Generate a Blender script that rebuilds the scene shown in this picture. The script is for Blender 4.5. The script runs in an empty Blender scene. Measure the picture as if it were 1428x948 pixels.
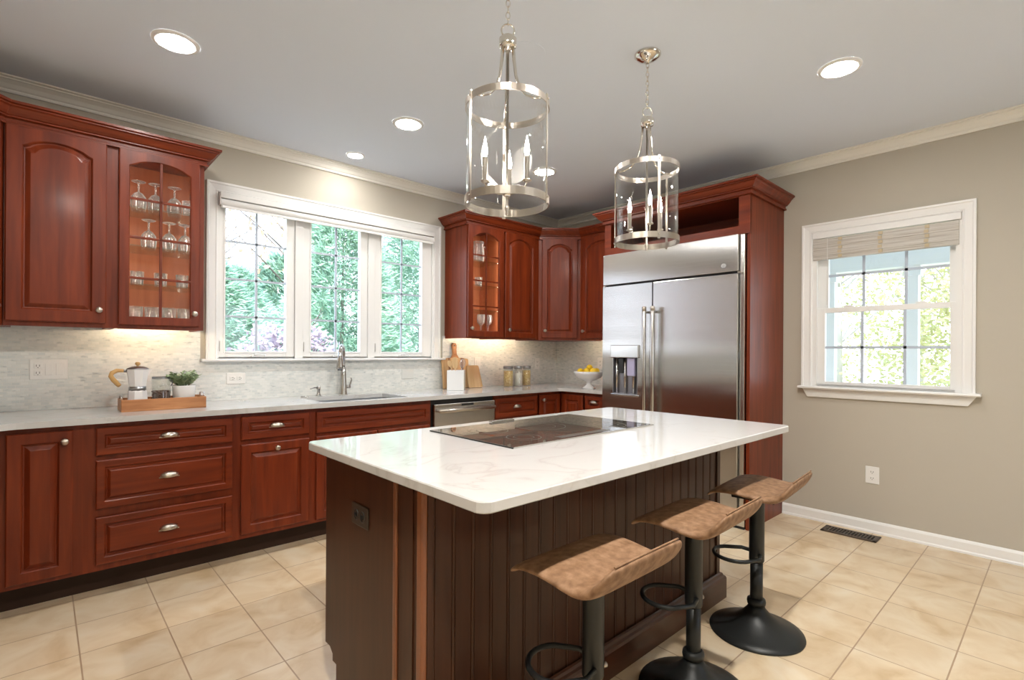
import bpy, bmesh, math, random
from mathutils import Vector, Matrix
R=math.radians; PI=math.pi
random.seed(7)
S=bpy.context.scene
COL=S.collection

# ------------------------------------------------------------------ camera, sky, light, exposure
CAM=(-4.3175,-3.9393,1.2596); YAW=0.7435; ROLL=0.0062
cd=bpy.data.cameras.new('camera'); co=bpy.data.objects.new('camera',cd); COL.objects.link(co)
cd.sensor_width=36; cd.lens=713.9*36/1428; cd.shift_y=16.07/1428; cd.clip_start=.02; cd.clip_end=200
_f=Vector((math.sin(YAW),math.cos(YAW),0)); _r=Vector((math.cos(YAW),-math.sin(YAW),0)); _u=Vector((0,0,1))
_r2=_r*math.cos(ROLL)+_u*math.sin(ROLL); _u2=_u*math.cos(ROLL)-_r*math.sin(ROLL)
M=Matrix((_r2,_u2,-_f)).transposed().to_4x4(); M.translation=CAM
co.matrix_world=M; S.camera=co

S.view_settings.view_transform='Standard'; S.view_settings.look='None'
S.view_settings.gamma=1; S.view_settings.use_curve_mapping=False
S.view_settings.exposure=0.14
SKY=4.6; SUN=8.5
DISK=185.0; KEY=2550.0; BULB=75.0; BACKFILL=3.0; UNDER=130.0; FILLSTRIP=17.0

w=bpy.data.worlds.new('sky'); S.world=w; w.use_nodes=True
nt=w.node_tree; bg=nt.nodes['Background']
tc=nt.nodes.new('ShaderNodeTexCoord'); sx=nt.nodes.new('ShaderNodeSeparateXYZ'); cr=nt.nodes.new('ShaderNodeValToRGB')
nt.links.new(tc.outputs['Generated'],sx.inputs[0]); nt.links.new(sx.outputs['Z'],cr.inputs[0]); nt.links.new(cr.outputs[0],bg.inputs[0])
cr.color_ramp.elements[0].color=(.93,.96,1,1); cr.color_ramp.elements[1].color=(.42,.63,1,1); cr.color_ramp.elements[1].position=.8
bg.inputs[1].default_value=SKY
sl=bpy.data.lights.new('sun','SUN'); sl.energy=SUN; sl.angle=R(1); sl.color=(1,.95,.86)
so=bpy.data.objects.new('sun',sl); COL.objects.link(so); so.rotation_euler=(R(48),0,R(-22)); so.location=(0,0,12)

def area(name,loc,rot,sx_,sy_,e,col=(1,1,1)):
    l=bpy.data.lights.new(name,'AREA'); l.shape='RECTANGLE'; l.size=sx_; l.size_y=sy_; l.energy=e; l.color=col
    o=bpy.data.objects.new(name,l); COL.objects.link(o); o.location=loc; o.rotation_euler=rot; return o
XL=-5.2; YF=-6.6; H=2.735
# added fill lamp standing for sky outside the unseen rear window
area('fill_rear_window',(-1.6,YF-.22,1.55),(R(90),0,0),1.3,1.1,BACKFILL*1.0,(.93,.96,1))

# ------------------------------------------------------------------ materials
def mat(name,base=(.8,.8,.8),rough=.5,metal=0,coat=0,spec=.5,emit=None,estr=0,alpha=None):
    m=bpy.data.materials.new(name); m.use_nodes=True
    b=m.node_tree.nodes['Principled BSDF']
    b.inputs['Base Color'].default_value=(*base,1); b.inputs['Roughness'].default_value=rough; b.inputs['Metallic'].default_value=metal
    b.inputs['Coat Weight'].default_value=coat; b.inputs['Coat Roughness'].default_value=.15; b.inputs['Specular IOR Level'].default_value=spec
    if emit: b.inputs['Emission Color'].default_value=(*emit,1); b.inputs['Emission Strength'].default_value=estr
    return m
def nodes(m): return m.node_tree.nodes,m.node_tree.links,m.node_tree.nodes['Principled BSDF']
def ramp(N,stops):
    r=N.new('ShaderNodeValToRGB'); e=r.color_ramp.elements
    e[0].position,e[0].color=stops[0][0],(*stops[0][1],1); e[1].position,e[1].color=stops[-1][0],(*stops[-1][1],1)
    for p,c in stops[1:-1]:
        k=e.new(p); k.color=(*c,1)
    return r
def noisy(name,stops,scale=(1,1,1),nscale=5,detail=4,rough=.5,metal=0,coat=0,bump=0,coord='Object',dist=0,rmod=0):
    m=mat(name,rough=rough,metal=metal,coat=coat); N,L,b=nodes(m)
    t=N.new('ShaderNodeTexCoord'); mp=N.new('ShaderNodeMapping'); mp.inputs['Scale'].default_value=scale
    n=N.new('ShaderNodeTexNoise'); n.inputs['Scale'].default_value=nscale; n.inputs['Detail'].default_value=detail; n.inputs['Distortion'].default_value=dist
    r=ramp(N,stops); L.new(t.outputs[coord],mp.inputs[0]); L.new(mp.outputs[0],n.inputs[0]); L.new(n.outputs[0],r.inputs[0]); L.new(r.outputs[0],b.inputs['Base Color'])
    if bump:
        bm=N.new('ShaderNodeBump'); bm.inputs['Strength'].default_value=bump; bm.inputs['Distance'].default_value=.002
        L.new(n.outputs[0],bm.inputs['Height']); L.new(bm.outputs[0],b.inputs['Normal'])
    return m
CH=[(.25,(.105,.0145,.0030)),(.5,(.160,.0230,.0045)),(.75,(.215,.0340,.0070))]
M_woodv=noisy('cherry wood vertical grain',CH,(14,14,1.1),2.2,5,rough=.40,coat=.08,dist=.4)
M_woodx=noisy('cherry wood grain along wall',CH,(1.1,14,14),2.2,5,rough=.40,coat=.08,dist=.4)
M_woody=noisy('cherry wood grain across',CH,(14,1.1,14),2.2,5,rough=.40,coat=.08,dist=.4)
for _m in (M_woodv,M_woodx,M_woody): _m.node_tree.nodes['Principled BSDF'].inputs['Specular IOR Level'].default_value=.35
M_inside=noisy('cabinet interior veneer',[(.3,(.42,.12,.045)),(.7,(.52,.165,.065))],(14,14,1.1),2.2,5,rough=.4)
M_toe=mat('dark toe kick',(.036,.017,.010),.5,spec=.3)
M_islshade=noisy('shaded cherry island panel',[(.25,(.042,.0145,.0062)),(.75,(.072,.025,.0105))],(14,14,1.1),2.2,5,rough=.36,dist=.4); M_islshade.node_tree.nodes['Principled BSDF'].inputs['Specular IOR Level'].default_value=.3  # same cherry, darkened so the colour carries the shade on the island
M_beadlit=noisy('lit cherry bead',[(.25,(.17,.052,.018)),(.75,(.25,.085,.032))],(14,14,1.1),2.2,5,rough=.35,coat=.2)  # lighter copy of the island cherry, lit edge put into its colour
M_islxshade=noisy('shaded cherry island trim',[(.25,(.055,.018,.008)),(.75,(.095,.031,.013))],(1.1,14,14),2.2,5,rough=.34,coat=.05,dist=.4)  # shade-darkened cherry again, for the base moulding
M_wall=mat('greige wall paint',(.50,.46,.385),.75,spec=.25)
M_ceil=mat('ceiling paint',(.74,.80,.89),.85,spec=.2)
M_trim=mat('white trim paint',(.85,.845,.825),.4)
M_crown=mat('cream white crown paint',(.84,.82,.75),.5)
M_white=mat('white plastic',(.82,.81,.78),.35)
M_almond=mat('marble grey plastic plate',(.66,.67,.64),.35)
M_black=mat('black plastic',(.012,.012,.012),.4)
M_slot=mat('dark slot',(.02,.018,.016),.6)
M_bronze=mat('bronze plate',(.055,.04,.028),.4,metal=.3)
M_nickel=mat('brushed nickel',(.55,.50,.44),.28,metal=1)
M_chrome=mat('polished nickel',(.74,.70,.64),.10,metal=1)
M_faucet=mat('faucet nickel',(.52,.50,.47),.2,metal=1)
M_blackmetal=mat('black powder coated metal',(.016,.018,.018),.42,metal=.2)
M_ceramic=mat('white glazed ceramic',(.83,.83,.82),.2)
M_alu=mat('polished aluminium',(.80,.80,.79),.22,metal=.9)
M_enamel=mat('white enamel',(.80,.79,.78),.35); M_recess=mat('dispenser recess steel',(.30,.29,.31),.3,metal=.8); M_lidm=mat('grey steel lid',(.35,.36,.37),.3,metal=1)
M_sink=mat('steel sink',(.55,.56,.58),.3,metal=1)
M_vent=mat('brown floor register',(.09,.065,.045),.45,metal=.4)

def steel(name,tv=(0,1,0)):
    m=noisy(name,[(.3,(.56,.56,.55)),(.7,(.63,.62,.61))],(2,2,240),1.0,2,rough=.2,metal=1)
    N,L,b=nodes(m)
    b.inputs['Anisotropic'].default_value=1.0
    tg=N.new('ShaderNodeCombineXYZ'); L.new(tg.outputs[0],b.inputs['Tangent'])
    for i in range(3): tg.inputs[i].default_value=tv[i]
    b.inputs['Roughness'].default_value=.22
    # faint waviness of a sheet-metal door
    t=N.new('ShaderNodeTexCoord'); n=N.new('ShaderNodeTexNoise'); n.inputs['Scale'].default_value=1.6; n.inputs['Detail'].default_value=0
    bp=N.new('ShaderNodeBump'); bp.inputs['Strength'].default_value=.06; bp.inputs['Distance'].default_value=.03
    L.new(t.outputs['Object'],n.inputs[0]); L.new(n.outputs[0],bp.inputs['Height']); L.new(bp.outputs[0],b.inputs['Normal'])
    return m
M_steel=steel('brushed stainless steel'); M_steelx=steel('brushed stainless steel along wall',(1,0,0))
M_steelp=mat('plain stainless trim',(.62,.61,.59),.22,metal=1)

def glassm(name,tint=(.97,.985,.98),f0=.05,rough=.0,blend=.28,gmax=.75,white=0):
    m=bpy.data.materials.new(name); m.use_nodes=True; N=m.node_tree.nodes; L=m.node_tree.links; N.clear()
    o=N.new('ShaderNodeOutputMaterial'); mx=N.new('ShaderNodeMixShader'); t=N.new('ShaderNodeBsdfTransparent'); g=N.new('ShaderNodeBsdfGlossy')
    lw=N.new('ShaderNodeLayerWeight'); lw.inputs[0].default_value=blend
    mr=N.new('ShaderNodeMapRange'); mr.inputs['To Min'].default_value=f0; mr.inputs['To Max'].default_value=gmax
    pw=N.new('ShaderNodeMath'); pw.operation='POWER'; pw.inputs[1].default_value=2.0
    t.inputs[0].default_value=(*tint,1); g.inputs[0].default_value=(1,1,1,1); g.inputs['Roughness'].default_value=rough
    L.new(lw.outputs['Facing'],pw.inputs[0]); L.new(pw.outputs[0],mr.inputs[0]); L.new(mr.outputs[0],mx.inputs[0]); L.new(t.outputs[0],mx.inputs[1]); L.new(g.outputs[0],mx.inputs[2]); L.new(mx.outputs[0],o.inputs[0])
    if white:
        df=N.new('ShaderNodeBsdfTranslucent'); df2=N.new('ShaderNodeBsdfDiffuse'); m3=N.new('ShaderNodeMixShader'); m4=N.new('ShaderNodeMixShader'); mr2=N.new('ShaderNodeMapRange'); mr2.inputs['To Min'].default_value=white*.4; mr2.inputs['To Max'].default_value=white*2.6
        for d in (df,df2): d.inputs[0].default_value=(.95,.95,.93,1)
        L.new(df.outputs[0],m3.inputs[1]); L.new(df2.outputs[0],m3.inputs[2]); L.new(pw.outputs[0],mr2.inputs[0]); L.new(mr2.outputs[0],m4.inputs[0]); L.new(mx.outputs[0],m4.inputs[1]); L.new(m3.outputs[0],m4.inputs[2]); L.new(m4.outputs[0],o.inputs[0])
    return m
M_pane=glassm('window glass',(.97,.985,1),.02,.0,.2,.4)
M_cpane=glassm('cabinet door glass',(.98,.98,.97),.015,.02,.2,.3)
M_lglass=glassm('clear lantern glass',(.985,.985,.98),.005,.0,.35,.40)
M_shelf=glassm('glass shelf',(.86,.92,.88),.12,.05,.4,.6)
M_drink=glassm('drinking glass',(.95,.96,.96),.14,.03,.5,.8,white=.26)  # white diffuse mixed in, stronger at edges, in place of bright reflections
M_jarg=glassm('jar glass',(.96,.97,.96),.07,.02,.35,.6)

M_disk=mat('led lens',(.9,.9,.9),.5,emit=(1,.97,.93),estr=DISK); M_key=mat('bright led lens',(.9,.9,.9),.5,emit=(1,.955,.89),estr=KEY)
M_bulb=mat('candle bulb',(.9,.9,.9),.5,emit=(1,.93,.82),estr=BULB)
M_led=mat('under cabinet led',(.9,.9,.9),.5,emit=(1,.80,.52),estr=UNDER)
M_disp=mat('lilac dispenser paddle',(.45,.43,.62),.3); M_fillstrip=mat('display cabinet added fill strip',(.9,.9,.9),.5,emit=(1,.93,.84),estr=FILLSTRIP)  # glowing strip is an added fill for the glass-front cabinets

# quartz
def quartz():
    m=mat('white quartz',rough=.06,spec=.5); N,L,b=nodes(m)
    t=N.new('ShaderNodeTexCoord'); n=N.new('ShaderNodeTexNoise'); n.inputs['Scale'].default_value=2.3; n.inputs['Detail'].default_value=7; n.inputs['Distortion'].default_value=1.6
    a=N.new('ShaderNodeMath'); a.operation='SUBTRACT'; a.inputs[1].default_value=.5; ab=N.new('ShaderNodeMath'); ab.operation='ABSOLUTE'
    r=ramp(N,[(0,(.51,.50,.475)),(.015,(.56,.55,.53)),(.05,(.58,.575,.56))])
    n2=N.new('ShaderNodeTexNoise'); n2.inputs['Scale'].default_value=1.7; mx=N.new('ShaderNodeMix'); mx.data_type='RGBA'
    r2=ramp(N,[(.45,(0,0,0)),(.62,(1,1,1))])
    mx.inputs[7].default_value=(.58,.575,.56,1)
    L.new(t.outputs['Object'],n.inputs[0]); L.new(t.outputs['Object'],n2.inputs[0]); L.new(n.outputs[0],a.inputs[0]); L.new(a.outputs[0],ab.inputs[0]); L.new(ab.outputs[0],r.inputs[0])
    L.new(n2.outputs[0],r2.inputs[0]); L.new(r2.outputs[0],mx.inputs[0]); L.new(r.outputs[0],mx.inputs[6]); L.new(mx.outputs[2],b.inputs['Base Color'])
    return m
M_quartz=quartz()
# floor tile: 12 inch square, grout lines on the fitted grid
def floortile():
    m=mat('cream travertine tile',rough=.33); N,L,b=nodes(m)
    t=N.new('ShaderNodeTexCoord'); mp=N.new('ShaderNodeMapping'); mp.inputs['Location'].default_value=(4.195+.305*3,1.185+.305*20,0)
    br=N.new('ShaderNodeTexBrick'); br.offset=0; br.squash=1
    br.inputs['Scale'].default_value=1; br.inputs['Brick Width'].default_value=.305; br.inputs['Row Height'].default_value=.305; br.inputs['Mortar Size'].default_value=.003; br.inputs['Mortar Smooth'].default_value=.2
    br.inputs['Color1'].default_value=(0,0,0,1); br.inputs['Color2'].default_value=(1,1,1,1)
    L.new(t.outputs['Object'],mp.inputs[0]); L.new(mp.outputs[0],br.inputs[0])
    n=N.new('ShaderNodeTexNoise'); n.inputs['Scale'].default_value=5.5; n.inputs['Detail'].default_value=7; n.inputs['Distortion'].default_value=.8; L.new(t.outputs['Object'],n.inputs[0])
    r=ramp(N,[(.28,(.58,.42,.24)),(.44,(.68,.53,.345)),(.60,(.74,.61,.43)),(.78,(.77,.67,.52))]); L.new(n.outputs[0],r.inputs[0])
    hv=N.new('ShaderNodeMix'); hv.data_type='RGBA'; hv.blend_type='MULTIPLY'
    rr=ramp(N,[(0,(.93,.93,.93)),(1,(1.0,1.0,1.0))]); L.new(br.outputs['Color'],rr.inputs[0])
    hv.inputs[0].default_value=1; L.new(r.outputs[0],hv.inputs[6]); L.new(rr.outputs[0],hv.inputs[7])
    g=N.new('ShaderNodeMix'); g.data_type='RGBA'; L.new(br.outputs['Fac'],g.inputs[0]); L.new(hv.outputs[2],g.inputs[6]); g.inputs[7].default_value=(.42,.29,.18,1)
    L.new(g.outputs[2],b.inputs['Base Color'])
    bp=N.new('ShaderNodeBump'); bp.invert=True; bp.inputs['Strength'].default_value=.5; bp.inputs['Distance'].default_value=.003; L.new(br.outputs['Fac'],bp.inputs['Height']); L.new(bp.outputs[0],b.inputs['Normal'])
    return m
M_floor=floortile()
# marble mosaic backsplash
def mosaic(name,axis):
    m=mat(name,rough=.25); N,L,b=nodes(m)
    t=N.new('ShaderNodeTexCoord'); sp=N.new('ShaderNodeSeparateXYZ'); cb=N.new('ShaderNodeCombineXYZ')
    L.new(t.outputs['Object'],sp.inputs[0]); L.new(sp.outputs[axis],cb.inputs['X']); L.new(sp.outputs['Z'],cb.inputs['Y'])
    br=N.new('ShaderNodeTexBrick'); br.offset=.5
    br.inputs['Scale'].default_value=1; br.inputs['Brick Width'].default_value=.034; br.inputs['Row Height'].default_value=.0165; br.inputs['Mortar Size'].default_value=.0013; br.inputs['Bias'].default_value=-.2
    br.inputs['Color1'].default_value=(.80,.81,.78,1); br.inputs['Color2'].default_value=(.64,.675,.66,1); br.inputs['Mortar'].default_value=(.76,.76,.72,1)
    L.new(cb.outputs[0],br.inputs[0])
    n=N.new('ShaderNodeTexNoise'); n.inputs['Scale'].default_value=38; n.inputs['Detail'].default_value=3; mp=N.new('ShaderNodeMapping'); mp.inputs['Scale'].default_value=(.5,1.6,1)
    L.new(cb.outputs[0],mp.inputs[0]); L.new(mp.outputs[0],n.inputs[0])
    r=ramp(N,[(.28,(.62,.65,.67)),(.40,(.96,.97,.97)),(.6,(1,1,1))]); L.new(n.outputs[0],r.inputs[0])
    mx=N.new('ShaderNodeMix'); mx.data_type='RGBA'; mx.blend_type='MULTIPLY'; mx.inputs[0].default_value=.9
    L.new(br.outputs['Color'],mx.inputs[6]); L.new(r.outputs[0],mx.inputs[7]); L.new(mx.outputs[2],b.inputs['Base Color'])
    bp=N.new('ShaderNodeBump'); bp.invert=True; bp.inputs['Strength'].default_value=.35; bp.inputs['Distance'].default_value=.001; L.new(br.outputs['Fac'],bp.inputs['Height']); L.new(bp.outputs[0],b.inputs['Normal'])
    return m
M_mosx=mosaic('marble mosaic on window wall','X'); M_mosy=mosaic('marble mosaic on side wall','Y')
M_leather=noisy('tan distressed leather',[(.3,(.17,.085,.040)),(.5,(.255,.14,.072)),(.7,(.34,.20,.115))],(1,1,1),38,6,rough=.62,bump=.25)
M_tray=noisy('acacia tray wood',[(.3,(.36,.14,.05)),(.7,(.55,.25,.10))],(2,14,14),3,4,rough=.45)
M_board=noisy('maple board',[(.3,(.55,.33,.15)),(.7,(.66,.43,.22))],(16,16,1.5),2,4,rough=.5)
M_walnut=noisy('walnut board',[(.3,(.20,.095,.04)),(.7,(.33,.17,.08))],(16,16,1.5),2,4,rough=.5)
M_bowood=noisy('light utensil wood',[(.3,(.55,.36,.17)),(.7,(.68,.48,.26))],(16,16,1.5),2,4,rough=.5)
M_hand=mat('honey wood handle',(.55,.33,.12),.4)
M_bean=mat('roasted coffee bean',(.075,.030,.014),.4)
M_pasta=noisy('dry pasta',[(.35,(.55,.33,.09)),(.6,(.80,.60,.26))],(1,1,1),70,2,rough=.6,bump=.8)
M_flour=mat('white flour',(.82,.79,.71),.9)
M_lemon=noisy('lemon skin',[(.3,(.80,.50,.015)),(.7,(.88,.62,.03))],(1,1,1),20,2,rough=.4)
M_leaf=noisy('sage leaf',[(.3,(.20,.30,.13)),(.7,(.48,.58,.36))],(1,1,1),30,2,rough=.6)
M_ckglass=mat('black ceramic glass',(.075,.067,.055),.02,coat=0,spec=.5); M_ckglass.node_tree.nodes['Principled BSDF'].inputs['IOR'].default_value=2.6
M_mark=mat('cooktop marking',(.09,.085,.075),.3)
M_shade=mat('roller shade fabric',(.72,.71,.69),.8)
def bamboo():
    m=mat('white woven bamboo',rough=.7); N,L,b=nodes(m)
    t=N.new('ShaderNodeTexCoord'); mp=N.new('ShaderNodeMapping'); mp.inputs['Scale'].default_value=(1,1.2,60)
    n=N.new('ShaderNodeTexNoise'); n.inputs['Scale'].default_value=2.2; n.inputs['Detail'].default_value=2
    r=ramp(N,[(.3,(.40,.36,.31)),(.5,(.56,.53,.48)),(.7,(.66,.64,.60))]); L.new(t.outputs['Object'],mp.inputs[0]); L.new(mp.outputs[0],n.inputs[0]); L.new(n.outputs[0],r.inputs[0]); L.new(r.outputs[0],b.inputs['Base Color'])
    bp=N.new('ShaderNodeBump'); bp.inputs['Strength'].default_value=.6; bp.inputs['Distance'].default_value=.004; L.new(n.outputs[0],bp.inputs['Height']); L.new(bp.outputs[0],b.inputs['Normal'])
    return m
M_bamboo=bamboo(); M_tape=mat('tan woven tape',(.55,.46,.31),.8)
M_muntin=mat('grey blue grille bars',(.50,.56,.65),.4)
def leafm(name,a,b_):
    m=noisy(name,[(.3,a),(.7,b_)],(1,1,1),1.3,4,rough=.7); N,L,b=nodes(m)
    tr=N.new('ShaderNodeBsdfTranslucent'); mx=N.new('ShaderNodeMixShader'); mx.inputs[0].default_value=.35
    out=[n for n in N if n.type=='OUTPUT_MATERIAL'][0]; r=[n for n in N if n.type=='VALTORGB'][0]
    L.new(r.outputs[0],tr.inputs[0]); L.new(b.outputs[0],mx.inputs[1]); L.new(tr.outputs[0],mx.inputs[2]); L.new(mx.outputs[0],out.inputs[0]); b.inputs['Specular IOR Level'].default_value=.2
    return m
M_fir=leafm('blue green conifer needles',(.25,.42,.31),(.50,.67,.51))
M_maple=leafm('dusky pink shrub leaves',(.33,.25,.28),(.56,.46,.50))
M_autumn=leafm('yellow green leaves',(.42,.44,.20),(.70,.66,.36))
M_tan=leafm('tan autumn leaves',(.50,.36,.22),(.70,.55,.38))
M_bark=mat('grey bark',(.20,.17,.15),.9); M_birch=mat('pale bark',(.62,.60,.57),.9)
M_lawn=noisy('lawn',[(.3,(.22,.25,.12)),(.7,(.42,.38,.24))],(1,1,1),3,5,rough=.95)
M_porch=mat('pale blue porch ceiling paint',(.58,.68,.76),.7)

# ------------------------------------------------------------------ mesh helpers
class MB:
    def __init__(s,M=None): s.v=[]; s.f=[]; s.sm=[]; s.M=M
    def av(s,p):
        p=Vector(p); s.v.append(tuple(s.M@p if s.M else p)); return len(s.v)-1
    def face(s,ix,sm=False): s.f.append(tuple(ix)); s.sm.append(sm)
    def box(s,x0,y0,z0,x1,y1,z1):
        if x0>x1:x0,x1=x1,x0
        if y0>y1:y0,y1=y1,y0
        if z0>z1:z0,z1=z1,z0
        i=[s.av((x,y,z)) for z in(z0,z1) for x,y in((x0,y0),(x1,y0),(x1,y1),(x0,y1))]
        for q in((3,2,1,0),(4,5,6,7),(0,1,5,4),(1,2,6,5),(2,3,7,6),(3,0,4,7)): s.face([i[k] for k in q])
        return s
    def loops(s,ls,closed=True,cap0=True,cap1=True,sm=False):
        """bridge equal-length vertex loops"""
        I=[[s.av(p) for p in l] for l in ls]; n=len(I[0])
        for a,b in zip(I,I[1:]):
            for k in range(n if closed else n-1):
                s.face((a[k],a[(k+1)%n],b[(k+1)%n],b[k]),sm)
        if cap0: s.face(I[0][::-1])
        if cap1: s.face(I[-1])
        return s
    def prism(s,pts,axis,a,b):
        def P(u,v,t): return {'x':(t,u,v),'y':(u,t,v),'z':(u,v,t)}[axis]
        return s.loops([[P(u,v,a) for u,v in pts],[P(u,v,b) for u,v in pts]])
    def lathe(s,prof,c=(0,0,0),n=24,cap=True,sm=True,a0=0,rx=1,ry=1):
        ls=[[(c[0]+rx*r*math.cos(a0+2*PI*k/n),c[1]+ry*r*math.sin(a0+2*PI*k/n),c[2]+z) for k in range(n)] for r,z in prof]
        return s.loops(ls,True,cap,cap,sm)
    def tube(s,pts,r,n=10,closed=False,flat=None,sm=True):
        """sweep a circle (or flat=(w,t) rectangle-like section) along points"""
        P=[Vector(p) for p in pts]; m=len(P); rs=r if isinstance(r,(list,tuple)) else [r]*m
        ls=[]; ref=None
        for k in range(m):
            if closed: t=(P[(k+1)%m]-P[k-1])
            else: t=P[min(k+1,m-1)]-P[max(k-1,0)]
            t.normalize()
            if ref is None: ref=Vector((0,0,1)) if abs(t.z)<.9 else Vector((1,0,0))
            a=t.cross(ref); 
            if a.length<1e-6: a=t.orthogonal()
            a.normalize(); b=a.cross(t).normalized(); ref=b
            ls.append([P[k]+rs[k]*(math.cos(2*PI*j/n)*a+math.sin(2*PI*j/n)*b) for j in range(n)])
        if closed: ls.append(ls[0]); return s.loops(ls,True,False,False,sm)
        return s.loops(ls,True,True,True,sm)
    def ring(s,c,r0,r1,z0,z1,n=40):
        prof=[(r0,z0),(r1,z0),(r1,z1),(r0,z1),(r0,z0)]
        return s.lathe(prof,c,n,cap=False,sm=False)
    def ball(s,c,r,n=14,m=8,rx=1,ry=1,rz=1):
        prof=[(max(1e-4,r*math.sin(PI*k/m)),-r*rz*math.cos(PI*k/m)) for k in range(m+1)]
        return s.lathe(prof,c,n,True,True,0,rx,ry)
    def sweep(s,path,prof,closed=False):
        """mitred moulding: path [(x,y)], profile [(out,z)], out = to the right of travel"""
        n=len(path); P=[Vector((*p,0)) for p in path]; ls=[]
        for k in range(n):
            d0=(P[k]-P[k-1]).normalized() if k>0 else None; d1=(P[k+1]-P[k]).normalized() if k<n-1 else None
            if d0 is None: d0=d1
            if d1 is None: d1=d0
            n0=Vector((d0.y,-d0.x,0)); n1=Vector((d1.y,-d1.x,0)); mt=(n0+n1); mt=mt/ (1+n0.dot(n1))
            ls.append([P[k]+mt*o+Vector((0,0,z)) for o,z in prof])
        return s.loops(ls,True,True,True)
def origin(o):
    v=Vector((0,0,0))
    while o is not None: v+=o.location; o=o.parent
    return v
def build(mb,name,m,parent=None,bevel=0,seg=2,autosm=False):
    me=bpy.data.meshes.new(name); off=origin(parent)
    me.from_pydata([tuple(Vector(p)-off) for p in mb.v],[],mb.f)
    for p,sv in zip(me.polygons,mb.sm): p.use_smooth=sv
    b=bmesh.new(); b.from_mesh(me); bmesh.ops.recalc_face_normals(b,faces=b.faces); b.to_mesh(me); b.free()
    me.materials.append(m)
    o=bpy.data.objects.new(name,me); COL.objects.link(o)
    if parent: o.parent=parent
    if bevel:
        md=o.modifiers.new('bevel','BEVEL'); md.width=bevel; md.segments=seg; md.limit_method='ANGLE'; md.angle_limit=R(40)
    return o
def tag(o,label,cat,group=None):
    o['label']=label; o['category']=cat
    if group: o['group']=group
    return o
def thing(name,label,cat,loc=(0,0,0),group=None):
    o=bpy.data.objects.new(name,None); COL.objects.link(o); o.location=loc; o.empty_display_size=.05
    return tag(o,label,cat,group)
def struct(o): o['kind']='structure'; return o
def place(o,loc,rz=0,rx=0): o.location=loc; o.rotation_euler=(rx,0,rz); return o
def dup(root,label,loc,rz=0,group=None):
    r=root.copy(); COL.objects.link(r); r.location=loc; r.rotation_euler=(root.rotation_euler.x,0,rz); r['label']=label
    if group: r['group']=group
    for ch in list(root.children):
        c=ch.copy(); COL.objects.link(c); c.parent=r
        for g in list(ch.children):
            d=g.copy(); COL.objects.link(d); d.parent=c
    return r
def frame(o,u,n):
    """local (u, out, z) -> world"""
    u=Vector(u); n=Vector(n); m=Matrix((u,n,Vector((0,0,1)))).transposed().to_4x4(); m.translation=o; return m

# ------------------------------------------------------------------ room shell
def wallbox(*bs):
    m=MB()
    for b in bs: m.box(*b)
    return m
WX0,WX1,WZ0,WZ1=-3.436,-1.679,1.197,2.336      # opening of the triple window
RY0,RY1,RZ0,RZ1=-2.617,-3.477,1.015,2.168      # opening of the side window
T=.14
wall_back=struct(build(wallbox((XL-T,0,0,WX0,T,H),(WX1,0,0,T,T,H),(WX0,0,0,WX1,T,WZ0),(WX0,0,WZ1,WX1,T,H)),'wall_back',M_wall))
wall_right=struct(build(wallbox((0,RY0,0,T,0,H),(0,YF,0,T,RY1,H),(0,RY1,0,T,RY0,RZ0),(0,RY1,RZ1,T,RY0,H)),'wall_right',M_wall))
wall_left=struct(build(wallbox((XL-T,YF,0,XL,T,H)),'wall_left',M_wall))
FX0,FX1,FZ0,FZ1=-2.3,-.9,.95,2.15
wall_front=struct(build(wallbox((XL-T,YF-T,0,FX0,YF,H),(FX1,YF-T,0,T,YF,H),(FX0,YF-T,0,FX1,YF,FZ0),(FX0,YF-T,FZ1,FX1,YF,H)),'wall_front',M_wall))
struct(build(MB().box(XL-T,YF-T,-.12,T,T,0),'floor',M_floor))
struct(build(MB().box(XL-T,YF-T,H,T,T,H+.15),'ceiling',M_ceil))
# crown moulding of the room
CP=[(0,H-.075),(.012,H-.075),(.016,H-.066),(.016,H-.060),(.024,H-.054),(.036,H-.036),(.052,H-.022),(.060,H-.018),(.060,H-.012),(.076,H-.008),(.076,H-.0005),(0,H-.0005)]
struct(build(MB().sweep([(XL,-.0),(-.0,-.0),(-.0,YF)],CP),'trim_1',M_crown))
struct(build(MB().sweep([(0,YF),(XL,YF),(XL,0)],CP),'trim_2',M_crown))
# baseboards
BP=[(0,0),(.018,0),(.018,.012),(.014,.02),(.014,.068),(.010,.078),(.006,.084),(0,.084)]
struct(build(MB().sweep([(0,-2.415),(0,YF)],BP),'baseboard_right',M_trim))
struct(build(MB().sweep([(0,YF),(XL,YF)],BP),'baseboard_front',M_trim))
# tiled backsplash belongs to the walls
struct(build(wallbox((XL,-.010,.90,-3.535,0,1.40),(-3.535,-.010,.90,-1.578,0,1.178),(-1.578,-.010,.90,0,0,1.40)),'trim_3',M_mosx))
struct(build(wallbox((-.010,-1.15,.90,0,-.0,1.40)),'trim_4',M_mosy))
struct(build(wallbox((XL,-2.1,.90,XL+.01,0,1.40)),'trim_5',M_mosy))

# ------------------------------------------------------------------ triple window
win=struct(bpy.data.objects.new('window_1',None)); COL.objects.link(win); win.location=(-2.557,0,1.197)
def ring_xz(m,xa,xb,za,zb,xc,xd,zc,zd,y0,y1):
    m.box(xa,y0,za,xc,y1,zb); m.box(xd,y0,za,xb,y1,zb); m.box(xc,y0,zd,xd,y1,zb)
    if zc>za: m.box(xc,y0,za,xd,y1,zc)
    return m
def casing(path,prof,axis,name,parent):
    return None
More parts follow.
